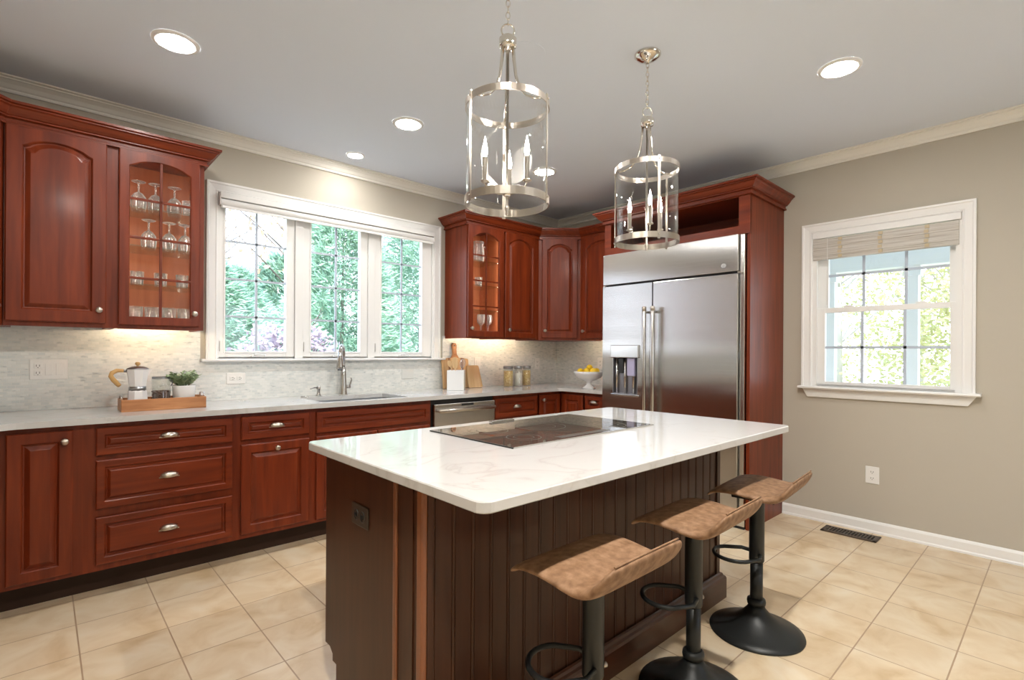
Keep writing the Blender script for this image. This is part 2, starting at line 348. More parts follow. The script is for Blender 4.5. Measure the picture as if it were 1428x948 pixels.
# casing: mitred profile around three sides (width .068)
def case3(pts,depthdir,parent,mname='casing'):
    """pts: outer path points of the inner edge in wall plane as 3D, profile built outward"""
    pass
CPW=[(0,.0),(0,.012),(.008,.016),(.014,.013),(.050,.018),(.056,.024),(.068,.024),(.068,0)]   # (away from opening, out of wall)
def casing3(a0,a1,z0,z1,axis,sgn,parent):
    m=MB(); path=[(a0,z0),(a0,z1),(a1,z1),(a1,z0)]; dirs=[(-1,0),(-1,1),(1,1),(1,0)]
    if a0>a1: dirs=[(1,0),(1,1),(-1,1),(-1,0)]
    ls=[]
    for (a,z),(da,dz) in zip(path,dirs):
        l=[]
        for o,d in CPW:
            A=a+da*o; Z=z+dz*o
            l.append((A,sgn*d,Z) if axis=='x' else (sgn*d,A,Z))
        ls.append(l)
    m.loops(ls); return build(m,'casing',M_trim,parent)
casing3(WX0,WX1,WZ0,WZ1,'x',-1,win)
build(MB().prism([(-.058,WZ0-.018),(-.062,WZ0-.012),(-.062,WZ0-.005),(-.056,WZ0),(.03,WZ0),(.03,WZ0-.018)],'x',-3.533,-1.58),'sill',M_trim,win)
for o in win.children[-1:]:
    o.data.transform(Matrix.Identity(4))
# jamb lining and two mullions
jm=MB(); jm.box(WX0,0,WZ0,WX0+.012,.11,WZ1); jm.box(WX1-.012,0,WZ0,WX1,.11,WZ1); jm.box(WX0,0,WZ1-.012,WX1,.11,WZ1); jm.box(WX0,.03,WZ0,WX1,.11,WZ0+.012)
build(jm,'jamb',M_trim,win)
for xm in (-2.884,-2.291):
    build(MB().box(xm-.030,-.002,WZ0,xm+.030,.10,WZ1-.012),'mullion',M_trim,win,.003)
GX=[(-3.382,-2.977),(-2.790,-2.388),(-2.194,-1.796)]; GZ0,GZ1=1.250,2.262
EX=[(WX0+.012,-2.914),(-2.854,-2.321),(-2.261,WX1-.012)]
for (g0,g1),(e0,e1) in zip(GX,EX):
    sm=MB(); ring_xz(sm,e0+.002,e1-.002,WZ0+.012,WZ1-.012,g0,g1,GZ0,GZ1,.012,.055)
    ring_xz(sm,g0-.012,g1+.012,GZ0-.012,GZ1+.012,g0,g1,GZ0,GZ1,.006,.014)
    sash=build(sm,'sash',M_trim,win,.002)
    build(MB().box(g0,.030,GZ0,g1,.036,GZ1),'pane',M_pane,sash)
    gm=MB(); xc=(g0+g1)/2
    gm.box(xc-.008,.022,GZ0,xc+.008,.030,GZ1)
    for zz in (2.016,1.755,1.493): gm.box(g0,.022,zz-.007,g1,.030,zz+.007)
    build(gm,'muntin_grid',M_muntin,sash)
    cm=MB(); cx=xc+.0; cm.box(cx-.035,-.012,WZ0+.014,cx+.02,.012,WZ0+.024); cm.tube([(cx-.02,-.008,WZ0+.026),(cx-.005,-.016,WZ0+.034),(cx+.045,-.016,WZ0+.026)],[.007,.006,.004],8)
    cm.ball((cx+.05,-.016,WZ0+.024),.007)
    build(cm,'crank_handle',M_white,sash)
    lk=MB(); lk.box(e0+.008,-.002,GZ0+.0,e0+.016,.012,GZ0+.07); build(lk,'sash_lock',M_white,sash)
rs=thing('roller_shade','white roller shade rolled up at the head of the triple kitchen window','shade',(-2.57,-.03,2.22))
rm=MB(); rm.box(-3.43,-.055,2.292,-1.706,-.008,2.331); build(rm,'cassette',M_trim,rs,.004)
pr=[(.028*math.cos(a*PI/8),.028*math.sin(a*PI/8)) for a in range(16)]
build(MB().prism([(-.030+y,2.262+z) for y,z in pr],'x',-3.425,-1.711),'fabric_roll',M_shade,rs)
build(MB().box(-3.42,-.056,2.222,-1.716,-.046,2.240),'hem_bar',M_trim,rs,.003)
for x in (-3.432,-1.710): build(MB().box(x,-.054,2.245,x+.006,-.006,2.300),'end_bracket',M_white,rs)

# ------------------------------------------------------------------ side window
wr=struct(bpy.data.objects.new('window_2',None)); COL.objects.link(wr); wr.location=(0,-3.047,1.0)
casing3(RY0,RY1,RZ0,RZ1,'y',-1,wr)
build(MB().prism([(-.070,RZ0-.018),(-.074,RZ0-.010),(-.070,RZ0-.002),(-.064,RZ0),(.03,RZ0),(.03,RZ0-.018)],'y',-2.538,-3.573),'sill',M_trim,wr)
ap=MB(); ap.loops([[(-.001,-2.578+.0,.998),(-.024,-2.555,.998),(-.020,-2.590,.932),(-.001,-2.600,.932)],[(-.001,-3.530,.998),(-.024,-3.556,.998),(-.020,-3.512,.932),(-.001,-3.500,.932)]])
build(ap,'apron',M_trim,wr,.002)
jr=MB(); jr.box(0,RY0-.012,RZ0,.12,RY0,RZ1); jr.box(0,RY1,RZ0,.12,RY1+.012,RZ1); jr.box(0,RY1,RZ1-.012,.12,RY0,RZ1); jr.box(.03,RY1,RZ0,.12,RY0,RZ0+.010)
jr.box(.0,RY0-.03,RZ0,.022,RY0-.012,RZ1); jr.box(.0,RY1+.012,RZ0,.022,RY1+.03,RZ1)
build(jr,'jamb',M_trim,wr)
def ring_yz(m,ya,yb,za,zb,yc,yd,zc,zd,x0,x1):
    m.box(x0,ya,za,x1,yc,zb); m.box(x0,yd,za,x1,yb,zb); m.box(x0,yc,zd,x1,yd,zb); m.box(x0,yc,za,x1,yd,zc); return m
for nm,(z0,z1,g0,g1,xx,zm,ga,gb) in {'lower':(1.025,1.600,1.050,1.563,.024,1.305,-3.418,-2.697),'upper':(1.566,2.156,1.604,2.125,.060,1.843,-3.409,-2.708)}.items():
    sm=ring_yz(MB(),RY1+.013,RY0-.013,z0,z1,ga,gb,g0,g1,xx,xx+.034)
    sash=build(sm,'sash',M_trim,wr,.002)
    build(MB().box(xx+.014,ga,g0,xx+.019,gb,g1),'pane',M_pane,sash)
    gm=MB()
    for yy in (-2.932,-3.180): gm.box(xx+.006,yy-.009,g0,xx+.013,yy+.009,g1)
    gm.box(xx+.006,ga,zm-.009,xx+.013,gb,zm+.009)
    build(gm,'muntin_grid',M_muntin,sash)
    if nm=='lower':
        for yy in (-2.85,-3.27):
            lm=MB(); lm.box(xx+.002,yy-.03,1.600,xx+.03,yy+.03,1.608); lm.box(xx+.005,yy-.02,1.606,xx+.02,yy+.035,1.614); build(lm,'sash_lock',M_white,sash)
bs=thing('bamboo_shade','raised white woven bamboo roman shade in the single side window','shade',(-.0,-3.047,1.97))
build(MB().box(-.018,RY1+.004,2.122,.012,RY0-.004,2.166),'headrail',M_trim,bs,.002)
fm=MB()
for k in range(5): fm.box(-.010-.004*(k%2),RY1+.014,2.118-.002-.031*(k+1),.010+.002*k,RY0-.006,2.118-.031*k)
build(fm,'folded_slats',M_bamboo,bs,.003)
for yy in (-2.80,-3.045,-3.30):
    tm=MB()
    for k in range(5): tm.box(-.018,yy-.014+.004*(k%2),2.116-.031*(k+1)+.008,-.009,yy+.010+.004*(k%2),2.116-.031*k-.002)
    build(tm,'tape',M_tape,bs)
build(MB().tube([(-.016,-2.72,2.12),(-.016,-2.722,1.9),(-.016,-2.72,1.62)],.0015,6),'pull_cord',M_white,bs)

# unseen window added behind the camera to let fill light in
w3=struct(bpy.data.objects.new('fill_window',None)); COL.objects.link(w3)
fm=MB(); ring_xz(fm,FX0,FX1,FZ0,FZ1,FX0+.06,FX1-.06,FZ0+.06,FZ1-.06,YF-.09,YF-.03)
for k in (1,2): xk=FX0+(FX1-FX0)*k/3; fm.box(xk-.04,YF-.09,FZ0,xk+.04,YF-.03,FZ1)
build(fm,'sash',M_trim,w3); build(MB().box(FX0,YF-.065,FZ0,FX1,YF-.06,FZ1),'pane',M_pane,w3)

# ------------------------------------------------------------------ cabinet parts
def outline(W_,H_,ins,arch=0,n=14,sh=.018,side=None):
    """closed loop in (u,z): bottom-left, bottom-right, then the top edge right to left"""
    a,b=ins,W_-ins
    pts=[(a,ins),(b,ins)]
    top=H_-ins
    for k in range(n+1):
        t=k/n; u=b+(a-b)*t
        z=top
        if arch:
            su=sh
            tt=(u-(a+su))/max(1e-6,(b-a-2*su))
            z=top-arch
            if 0<=tt<=1: z=top-arch+.006+ (arch-.006)*math.sin(PI*tt)**.62 if 0<tt<1 else top-arch
        pts.append((u,z))
    return pts
def L3(pts,d): return [(u,d,z) for u,z in pts]
def door_mesh(F,W_,H_,arch=0,stile=.056,glass=False,slab=.02):
    m=MB(F); o=outline(W_,H_,0); n=len(o)
    rail=lambda ins: outline(W_,H_,ins,arch if ins>=stile-1e-6 else 0)
    if not glass:
        k=.4 if stile<.05 else 1
        ls=[L3(o,0),L3(o,slab-.004),L3(outline(W_,H_,.005),slab),L3(rail(stile),slab),L3(rail(stile+.004),slab-.004),L3(rail(stile+.008),slab-.012),L3(rail(stile+.013),slab-.013),L3(rail(stile+.013+.018*max(k,.6)),slab-.003),L3(rail(stile+.016+.018*max(k,.6)),slab-.002)]
        m.loops(ls)
    else:
        ls=[L3(o,0),L3(o,slab-.004),L3(outline(W_,H_,.005),slab),L3(rail(stile),slab),L3(rail(stile+.004),slab-.005),L3(rail(stile+.004),0),L3(o,0)]
        m.loops(ls,cap0=False,cap1=False)
    return m
def knob_mesh(F,u,z,d0):
    m=MB(F@Matrix.Translation((u,d0,z))@Matrix.Rotation(R(-90),4,'X'))
    m.lathe([(.009,-.001),(.007,.004),(.006,.014),(.012,.018),(.0165,.023),(.0155,.030),(.009,.034),(.001,.035)],n=16); return m
def cup_mesh(F,u,z,d0,a=.043,b=.021,D=.024):
    m=MB(F@Matrix.Translation((u,d0,z))); ls=[]; n=20; K=8
    # half dome shell: rim oval on the drawer face, bulging outward, open and flat below
    for j in range(K+1):
        s=math.cos(j/K*PI/2); d=math.sin(j/K*PI/2)*D
        l=[]
        for k in range(n):
            an=2*PI*k/n; uu=a*s*math.cos(an); zz=b*s*math.sin(an)
            if zz<-.010: zz=-.010-(zz+.010)*-.15
            l.append((uu,d,zz))
        ls.append(l)
    m.loops(ls,True,True,True,True)
    m.box(-a-.004,-.0005,-.012,a+.004,.003,-.006)
    return m
def add_door(par,F,u0,u1,z0,z1,arch=0,glass=False,knob=None,wood=None,stile=.050,name='door'):
    wood=wood or M_woodv; G=F@Matrix.Translation((u0,0,z0)); W_,H_=u1-u0,z1-z0
    d=build(door_mesh(G,W_,H_,arch,stile,glass),name,wood,par)
    if knob: build(knob_mesh(G,knob[0],knob[1],.02),'knob',M_nickel,d)
    if glass:
        a=stile
        g=outline(W_-.0,H_,stile+.001,arch); m=MB(G); m.loops([L3(g,.004),L3(g,.008)]); build(m,'glass_pane',M_cpane,d)
        mm=MB(G); uc=W_/2; 
        zs=glass
        mm.box(uc-.007,.006,stile,uc+.007,.018,H_-stile-.004)
        for zz in zs: mm.box(stile,.006,zz-z0-.007,W_-stile,.018,zz-z0+.007)
        build(mm,'muntin_grid',M_woodv,d,.002)
    return d
def add_drawer(par,F,u0,u1,z0,z1,pull=True,wood=None,stile=.034,name='drawer'):
    wood=wood or M_woodx; G=F@Matrix.Translation((u0,0,z0)); W_,H_=u1-u0,z1-z0
    d=build(door_mesh(G,W_,H_,0,stile),name,wood,par)
    if pull: build(cup_mesh(G,W_/2,H_/2+.004,.019),'cup_pull',M_nickel,d)
    return d
FW=lambda y: frame((0,y,0),(1,0,0),(0,-1,0))        # front on the window wall: u = x
FR_=lambda x: frame((x,0,0),(0,-1,0),(-1,0,0))      # front on the side wall: u = -y
def base_box(par,F,u0,u1,depth=.585,toe=True,side0=True,side1=True):
    m=MB(F)
    t=.018
    m.box(u0,-depth,.13,u0+t,-.02,.884); m.box(u1-t,-depth,.13,u1,-.02,.884); m.box(u0+t,-depth+.008,.13,u1-t,-.02,.148); m.box(u0+t,-depth,.13,u1-t,-depth+.008,.884)
    m.box(u0,-.020,.13,u1,0,.884)
    b=build(m,'cabinet_box',M_woodv,par)
    build(MB(F).box(u0,-.115,0,u1,-.105,.132),'toe_kick',M_toe,par)
    return b
YB=-.600
F0=FW(YB)
# base run, window wall ------------------------------------------------------------
c=thing('base_cabinet','cherry base cabinet with one tall raised-panel door below the curved worktop corner','cabinet',(-4.3,-.3,0))
base_box(c,F0,-4.46,-4.16); add_door(c,F0,-4.437,-4.2,.152,.858,0,knob=(.205,.655))
c=thing('drawer_cabinet','cherry base cabinet with a stack of three cup-pull drawers','cabinet',(-3.81,-.3,0))
base_box(c,F0,-4.16,-3.465)
for z0,z1 in ((.719,.858),(.447,.694),(.164,.404)): add_drawer(c,F0,-4.112,-3.487,z0,z1)
c=thing('base_cabinet','narrow cherry base cabinet with one drawer above one door, between drawer stack and sink','cabinet',(-3.24,-.3,0))
base_box(c,F0,-3.465,-3.015)
add_drawer(c,F0,-3.44,-3.038,.722,.859); add_door(c,F0,-3.44,-3.038,.158,.693,0,knob=(.2,.500))
c=thing('sink_cabinet','cherry sink base cabinet with a wide false drawer front above two doors','cabinet',(-2.55,-.3,0))
sb=MB(F0); sb.box(-3.015,-.585,.13,-2.997,-.004,.884); sb.box(-2.118,-.585,.13,-2.10,-.004,.884); sb.box(-3.015,-.585,.13,-2.10,-.004,.148); sb.box(-3.015,-.02,.13,-2.10,0,.884)
build(sb,'cabinet_box',M_woodv,c); build(MB(F0).box(-3.015,-.115,0,-2.10,-.105,.132),'toe_kick',M_toe,c)
add_drawer(c,F0,-2.991,-2.118,.718,.854,pull=False,name='false_front')
add_door(c,F0,-2.991,-2.558,.152,.695,0,knob=(.395,.49)); add_door(c,F0,-2.552,-2.118,.152,.695,0,knob=(.04,.49))
# dishwasher
c=thing('dishwasher','stainless steel dishwasher with a bar handle under the worktop','dishwasher',(-1.775,-.3,0))
build(MB(F0).box(-2.095,-.57,.11,-1.462,-.01,.88),'tub',M_black,c)
build(MB(F0).box(-2.083,-.005,.13,-1.468,.028,.845),'door',M_steelx,c,.004)
dw=c.children[-1]
build(MB(F0).tube([(-2.05,.028,.795),(-2.05,.062,.795),(-2.045,.068,.795),(-1.505,.068,.795),(-1.50,.062,.795),(-1.50,.028,.795)],[.013,.0155,.0155,.0155,.0155,.013],12),'handle',M_nickel,dw)
build(MB(F0).box(-1.82,.0275,.822,-1.70,.0295,.838),'display',M_black,dw)
build(MB(F0).box(-2.095,-.115,0,-1.462,-.105,.11),'toe_kick',M_black,c)
# right of dishwasher
c=thing('base_cabinet','cherry base cabinet with one drawer over a door, between dishwasher and corner','cabinet',(-1.2,-.3,0))
base_box(c,F0,-1.46,-.925)
add_drawer(c,F0,-1.452,-.937,.683,.853); add_door(c,F0,-1.452,-.937,.152,.65,0,knob=(.04,.45))
c=thing('corner_cabinet','cherry corner base cabinet with two doors meeting at a right angle','cabinet',(-.62,-.3,0))
cm=MB(); cm.box(-.925,-.600,.13,-.60,-.58,.884); cm.box(-.925,-.6,.13,-.905,-.02,.884); cm.box(-.6,-.9,.13,-.58,-.6,.884); cm.box(-.6,-.9,.13,-.02,-.88,.884); cm.box(-.925,-.03,.13,-.02,-.02,.884); cm.box(-.03,-.9,.13,-.02,-.02,.884); cm.box(-.625,-.6,.13,-.6,-.575,.884)
build(cm,'cabinet_box',M_woodv,c)
tk=MB(); tk.box(-.925,-.495,0,-.485,-.485,.132); tk.box(-.495,-.9,0,-.485,-.485,.132); build(tk,'toe_kick',M_toe,c)
add_door(c,F0,-.909,-.628,.152,.855,0,knob=(.035,.66),stile=.05)
FB=FR_(-.600)
add_door(c,FB,.628,.886,.152,.855,0,stile=.05)
c=thing('base_cabinet','narrow cherry drawer cabinet between the corner and the refrigerator','cabinet',(-.3,-1.02,0))
base_box(c,FB,.90,1.14); add_drawer(c,FB,.911,1.118,.735,.855); add_door(c,FB,.911,1.118,.152,.70,0,knob=(.04,.5),stile=.05)
# return run along the left wall (only its corner reaches the picture)
FL=frame((XL+.60,0,0),(0,1,0),(1,0,0))
c=thing('base_cabinet','cherry base cabinet of the return run on the wall beside the window wall','cabinet',(XL+.3,-1.2,0))
base_box(c,FL,-2.1,-.62); add_door(c,FL,-1.32,-.70,.152,.858,0); add_door(c,FL,-2.05,-1.36,.152,.858,0)

# ------------------------------------------------------------------ worktop
ct=thing('worktop','continuous white quartz worktop along the window wall with a rounded inner corner','countertop',(-2.5,-.3,.884))
Z0,Z1=.884,.914
EYF=-.648
SX0,SX1,SY0,SY1=-2.935,-2.275,-.575,-.165      # sink cut-out
def arc(cx,cy,r,a0,a1,n=10): return [(cx+r*math.cos(R(a0+(a1-a0)*k/n)),cy+r*math.sin(R(a0+(a1-a0)*k/n))) for k in range(n+1)]
LX=XL+.655
wt=MB()
pl=[(XL+.011,-.011),(SX0,-.011),(SX0,EYF)]+arc(LX+.17,EYF-.17,.17,90,180)+[(LX,-2.1),(XL+.011,-2.1)]
wt.prism(pl,'z',Z0,Z1)
prr=[(SX1,EYF),(SX1,-.011),(-.011,-.011),(-.011,-1.135),(EYF,-1.135)]+arc(EYF-.06,EYF-.06,.06,0,90,6)
wt.prism(prr,'z',Z0,Z1)
wt.box(SX0,SY1,Z0,SX1,-.011,Z1); wt.box(SX0,EYF,Z0,SX1,SY0,Z1)
build(wt,'slab',M_quartz,ct)
sk=thing('sink','undermount stainless steel kitchen sink below the triple window','sink',(-2.6,-.37,.70))
sm=MB(); a=.004
def rr(x0,x1,y0,y1,r,z): 
    p=[]
    for cx,cy,s in((x1-r,y1-r,0),(x0+r,y1-r,90),(x0+r,y0+r,180),(x1-r,y0+r,270)): p+=arc(cx,cy,r,s,s+90,4)
    return [(x,y,z) for x,y in p]
sm.loops([rr(SX0-.008,SX1+.008,SY0-.008,SY1+.008,.02,.883),rr(SX0+.001,SX1-.001,SY0+.001,SY1-.001,.02,.883),rr(SX0+.006,SX1-.006,SY0+.006,SY1-.006,.03,.71),rr(SX0+.03,SX1-.03,SY0+.03,SY1-.03,.03,.70)],True,False,True)
build(sm,'basin',M_sink,sk)
build(MB().lathe([(.045,.7005),(.045,.704),(.03,.703),(.001,.701)],(-2.6,-.33,0),20),'drain',M_chrome,sk)
# faucet
fx,fy=-2.575,-.095
fa=thing('kitchen_faucet','tall brushed nickel pull-down faucet standing behind the sink','faucet',(fx,fy,.914))
fm=MB(); fm.lathe([(.033,.914),(.033,.918),(.030,.926),(.0255,.99),(.022,1.06),(.018,1.13)],(fx,fy,0),20); build(fm,'column',M_faucet,fa)
QX,QY=-.60,-.80
sp=[(fx,fy,1.13),(fx,fy,1.24)]+[(fx+QX*(.058-.058*math.cos(t)),fy+QY*(.058-.058*math.cos(t)),1.24+.058*math.sin(t)) for t in [PI*k/10 for k in range(1,10)]]+[(fx+QX*.116,fy+QY*.116,1.235)]
build(MB().tube(sp,.013,12),'gooseneck',M_faucet,fa)
hm=MB(); hm.lathe([(.0135,1.245),(.019,1.20),(.0255,1.135),(.026,1.118),(.020,1.114)],(fx+QX*.116,fy+QY*.116,0),18); hd=build(hm,'spray_head',M_faucet,fa)
build(MB().lathe([(.018,1.1135),(.017,1.108),(.001,1.108)],(fx+QX*.116,fy+QY*.116,0),18),'nozzle',M_black,hd)
lm=MB(); lm.tube([(fx+.02,fy,.975),(fx+.055,fy,.975)],.0135,12); lm.tube([(fx+.05,fy,.975),(fx+.058,fy,1.0),(fx+.066,fy-.005,1.03),(fx+.060,fy-.005,1.045)],[.006,.006,.005,.004],8); build(lm,'lever',M_faucet,fa)
sx_,sy_=-2.775,-.105
so_=thing('soap_dispenser','small brushed nickel soap dispenser beside the faucet','soap dispenser',(sx_,sy_,.914))
build(MB().lathe([(.024,.914),(.022,.920),(.013,.93),(.011,.955),(.015,.968),(.013,.985),(.004,.99)],(sx_,sy_,0),16),'pump',M_faucet,so_)
build(MB().tube([(sx_,sy_,.978),(sx_-.04,sy_-.02,.980),(sx_-.075,sy_-.038,.974)],[.007,.005,.004],8),'spout',M_faucet,so_)
pc=build(MB().lathe([(.028,.914),(.028,.918),(.02,.920),(.001,.920)],(-2.885,-.125,0),18),'nickel_disc',M_faucet)  # low nickel disc lying on the worktop
tag(pc,'flat dark nickel disc on the worktop beside the soap dispenser','sink cover')

# ------------------------------------------------------------------ wall cabinets
UZ0,UZ1=1.376,2.412
YU=-.33
FU=FW(YU)
def upper_box(par,F,u0,u1,depth=.328,shelves=None,inside=None):
    m=MB(F); t=.018
    for a_,b_ in ((u0,u0+t),(u1-t,u1)): m.box(a_,-depth,UZ0,b_,-.02,UZ1)
    m.box(u0+t,-depth,UZ0+.012,u1-t,-.02,UZ0+.03); m.box(u0+t,-depth,UZ1-.02,u1-t,-.02,UZ1)
    
    if shelves: m.box(u0,-.02,UZ0,u0+.045,0,UZ1); m.box(u1-.045,-.02,UZ0,u1,0,UZ1); m.box(u0+.045,-.02,UZ0,u1-.045,0,UZ0+.036); m.box(u0+.045,-.02,UZ1-.045,u1-.045,0,UZ1)
    else: m.box(u0,-.02,UZ0,u1,0,UZ1)
    b=build(m,'cabinet_box',M_woodv,par)
    if shelves:
        im=MB(F); im.box(u0+t,-depth,UZ0+.03,u1-t,-depth+.008,UZ1-.02); im.box(u0+t,-depth,UZ0+.03,u0+t+.002,-.022,UZ1-.02); im.box(u1-t-.002,-depth,UZ0+.03,u1-t,-.022,UZ1-.02); im.box(u0+t,-depth,UZ0+.03,u1-t,-.022,UZ0+.034)
        build(im,'lining',M_inside,par)
        
        for ua in (u0+.022,u1-.036): build(MB(F).box(ua,-.026,UZ0+.06,ua+.014,-.0205,UZ1-.06),'added_fill_strip',M_fillstrip,par)  # strips added behind the stiles to brighten the glassware
        for z in shelves: build(MB(F).box(u0+t+.003,-depth+.01,z-.008,u1-t-.003,-.03,z),'glass_shelf',M_shelf,par)
    else:
        build(MB(F).box(u0+t,-depth,UZ0+.03,u1-t,-depth+.008,UZ1-.02),'back_panel',M_inside,par)
    return b
c=thing('wall_cabinet','cherry wall cabinet with a solid arched door, next to the goblet display cabinet','cabinet',(-4.24,-.165,UZ0))
upper_box(c,FU,-4.46,-4.031); add_door(c,FU,-4.455,-4.055,1.400,2.398,.045,knob=(.368,.072),stile=.060)
SH_A=[2.085,1.862,1.640]
c=thing('display_cabinet','cherry glass-door wall cabinet full of goblets and tumblers, by the triple window','cabinet',(-3.8,-.165,UZ0))
upper_box(c,FU,-4.031,-3.583,shelves=SH_A)
add_door(c,FU,-4.003,-3.608,1.396,2.392,.045,glass=(2.116,1.897,1.666),knob=(.366,.078),stile=.046)
ull=build(MB().box(-4.0,-.305,UZ0+.001,-3.62,-.286,UZ0+.0115).box(-4.0,-.305,UZ0-.001,-3.62,-.278,UZ0+.001),'under_light',M_woodx,c); build(MB().box(-3.99,-.2858,UZ0+.0015,-3.63,-.283,UZ0+.011),'lens',M_led,ull)
# diagonal corner unit at the picture's edge
c=thing('corner_cupboard','diagonal cherry corner wall cabinet, only its edge in view','cabinet',(-4.8,-.25,UZ0))
cm=MB(); cm.prism([(XL+.004,-.004),(-4.462,-.004),(-4.462,-.332),(-4.74,-.608),(XL+.004,-.608)],'z',UZ0,UZ1); build(cm,'cabinet_box',M_woodv,c)
dd=Vector((.278,.276,0)).normalized(); FD=frame((-4.74,-.608,0),dd,(dd.y,-dd.x,0)); add_door(c,FD,.025,.365,1.40,2.398,.045,knob=(.3,.07))
CRP=[(.0,2.384),(.018,2.384),(.018,2.394),(.010,2.398),(.010,2.414),(.026,2.418),(.026,2.424),(.034,2.428),(.044,2.440),(.056,2.458),(.066,2.464),(.066,2.470),(.078,2.474),(.078,2.486),(.0,2.486)]
cw=build(MB().sweep([(XL+.01,-.61),(-4.742,-.61),(-4.461,-.333),(-3.582,-.333),(-3.582,-.002)],CRP),'cabinet_crown',M_woodx)
tag(cw,'stepped cherry crown moulding capping the goblet cabinet and its neighbours','moulding')
# right run
SH_B=[2.090,1.865,1.640]
c=thing('display_cabinet','narrow cherry glass-door wall cabinet holding a pitcher and two wine glasses','cabinet',(-1.33,-.165,UZ0))
upper_box(c,FU,-1.552,-1.122,shelves=SH_B)
add_door(c,FU,-1.545,-1.125,1.388,2.392,.055,glass=(2.126,1.897,1.666),knob=(.032,.078),stile=.054)
c=thing('wall_cabinet','cherry wall cabinet with a tall arched door, beside the pitcher display cabinet','cabinet',(-.9,-.165,UZ0))
upper_box(c,FU,-1.122,-.64); add_door(c,FU,-1.105,-.690,1.388,2.392,.055,knob=(.040,.076))
c=thing('corner_cupboard','diagonal cherry wall cabinet with an arched door in the room corner','cabinet',(-.3,-.3,UZ0))
cm=MB(); cm.prism([(-.004,-.004),(-.64,-.004),(-.64,-.33),(-.33,-.615),(-.004,-.615)],'z',UZ0,UZ1); build(cm,'cabinet_box',M_woodv,c)
dd=Vector((.31,-.285,0)); LD=dd.length; dd.normalize(); FD=frame((-.64,-.33,0),dd,(dd.y,-dd.x,0)); add_door(c,FD,.032,LD-.032,1.398,2.392,.055,knob=(.032,.072),stile=.052)
FUR=FR_(-.33)
c=thing('wall_cabinet','cherry wall cabinet with an arched door tucked against the refrigerator surround','cabinet',(-.165,-.88,UZ0))
upper_box(c,FUR,.615,1.145); add_door(c,FUR,.645,1.10,1.392,2.392,.055,knob=(.034,.074))
cw=build(MB().sweep([(-1.553,-.002),(-1.553,-.333),(-.642,-.333),(-.333,-.617),(-.333,-1.148)],CRP),'cabinet_crown',M_woodx)
tag(cw,'stepped cherry crown moulding running round the corner wall cabinets','moulding')
ul=thing('under_cabinet_light','slim light strip fixed under the corner wall cabinets','light',(-1.0,-.15,UZ0))
build(MB().box(-1.45,-.305,UZ0+.001,-.68,-.286,UZ0+.0115).box(-1.45,-.305,UZ0-.001,-.68,-.278,UZ0+.001),'housing',M_woodx,ul); build(MB().box(-1.43,-.2858,UZ0+.0015,-.70,-.283,UZ0+.011),'lens',M_led,ul)
ul=thing('under_cabinet_light','short light strip fixed under the wall cabinet beside the refrigerator','light',(-.15,-.9,UZ0))
build(MB().box(-.305,-1.08,UZ0+.001,-.286,-.66,UZ0+.0115).box(-.305,-1.08,UZ0-.001,-.278,-.66,UZ0+.001),'housing',M_woody,ul); build(MB().box(-.2858,-1.06,UZ0+.0015,-.283,-.68,UZ0+.011),'lens',M_led,ul)

# ------------------------------------------------------------------ refrigerator and its surround
fs=thing('refrigerator_surround','tall cherry surround with an open niche above the refrigerator','cabinet',(-.32,-1.77,0))
FZT=2.412
build(MB().box(-.625,-2.412,0,-.002,-2.388,FZT),'side_panel',M_woodv,fs)
build(MB().box(-.625,-1.163,0,-.002,-1.148,FZT),'side_panel',M_woodv,fs)
nm=MB(); x=-.638
nm.box(x,-2.412,2.110,x+.02,-2.333,FZT); nm.box(x,-1.214,2.110,x+.02,-1.148,FZT); nm.box(x,-2.333,2.378,x+.02,-1.214,FZT); nm.box(x,-2.333,2.112,x+.02,-1.214,2.170)
nm.box(-.62,-2.388,2.150,-.05,-1.163,2.168); nm.box(-.62,-2.388,2.38,-.05,-1.163,FZT); nm.box(-.06,-2.388,2.11,-.05,-1.163,FZT)
build(nm,'niche',M_woody,fs)
build(MB().sweep([(-.34,-1.147),(-.639,-1.147),(-.639,-2.413),(-.002,-2.413)],CRP),'crown',M_woody,fs)
fr=thing('refrigerator','wide built-in stainless steel refrigerator with a water dispenser','refrigerator',(-.35,-1.77,0))
build(MB().box(-.635,-2.384,.02,-.03,-1.166,2.104),'body',M_steelp,fr)
X0,X1=-.685,-.637
build(MB().box(X0,-2.348,1.842,X1,-1.166,2.104),'top_panel',M_steel,fr,.004); tp=fr.children[-1]
lg=MB(frame((X0,-2.247,1.888),(0,-1,0),(-1,0,0))@Matrix.Rotation(R(-90),4,'X')); lg.lathe([(.019,0),(.019,.003),(.017,.0045),(.001,.0045)],n=24); lo=build(lg,'badge',M_lidm,tp)
l2=MB(frame((X0-.0046,-2.247,1.888),(0,-1,0),(-1,0,0)))
l2.tube([(.013*math.cos(2*PI*k/20),.0003,.013*math.sin(2*PI*k/20)) for k in range(20)],.0012,6,True)
l2.tube([(-.008+.007*math.cos(t),.0003,.001+.006*math.sin(t)) for t in [R(40+28*k) for k in range(11)]],.001,6)
l2.tube([(.008,.0003,.006),(.003,.0003,.006),(.001,.0003,.002),(.006,.0003,.001),(.001,.0003,-.002),(.003,.0003,-.006),(.009,.0003,-.005)],.001,6)
build(l2,'badge_script',M_white,lo)
build(MB().box(-.655,-2.384,.10,-.60,-2.352,2.104),'side_trim',M_steelp,fr,.003)
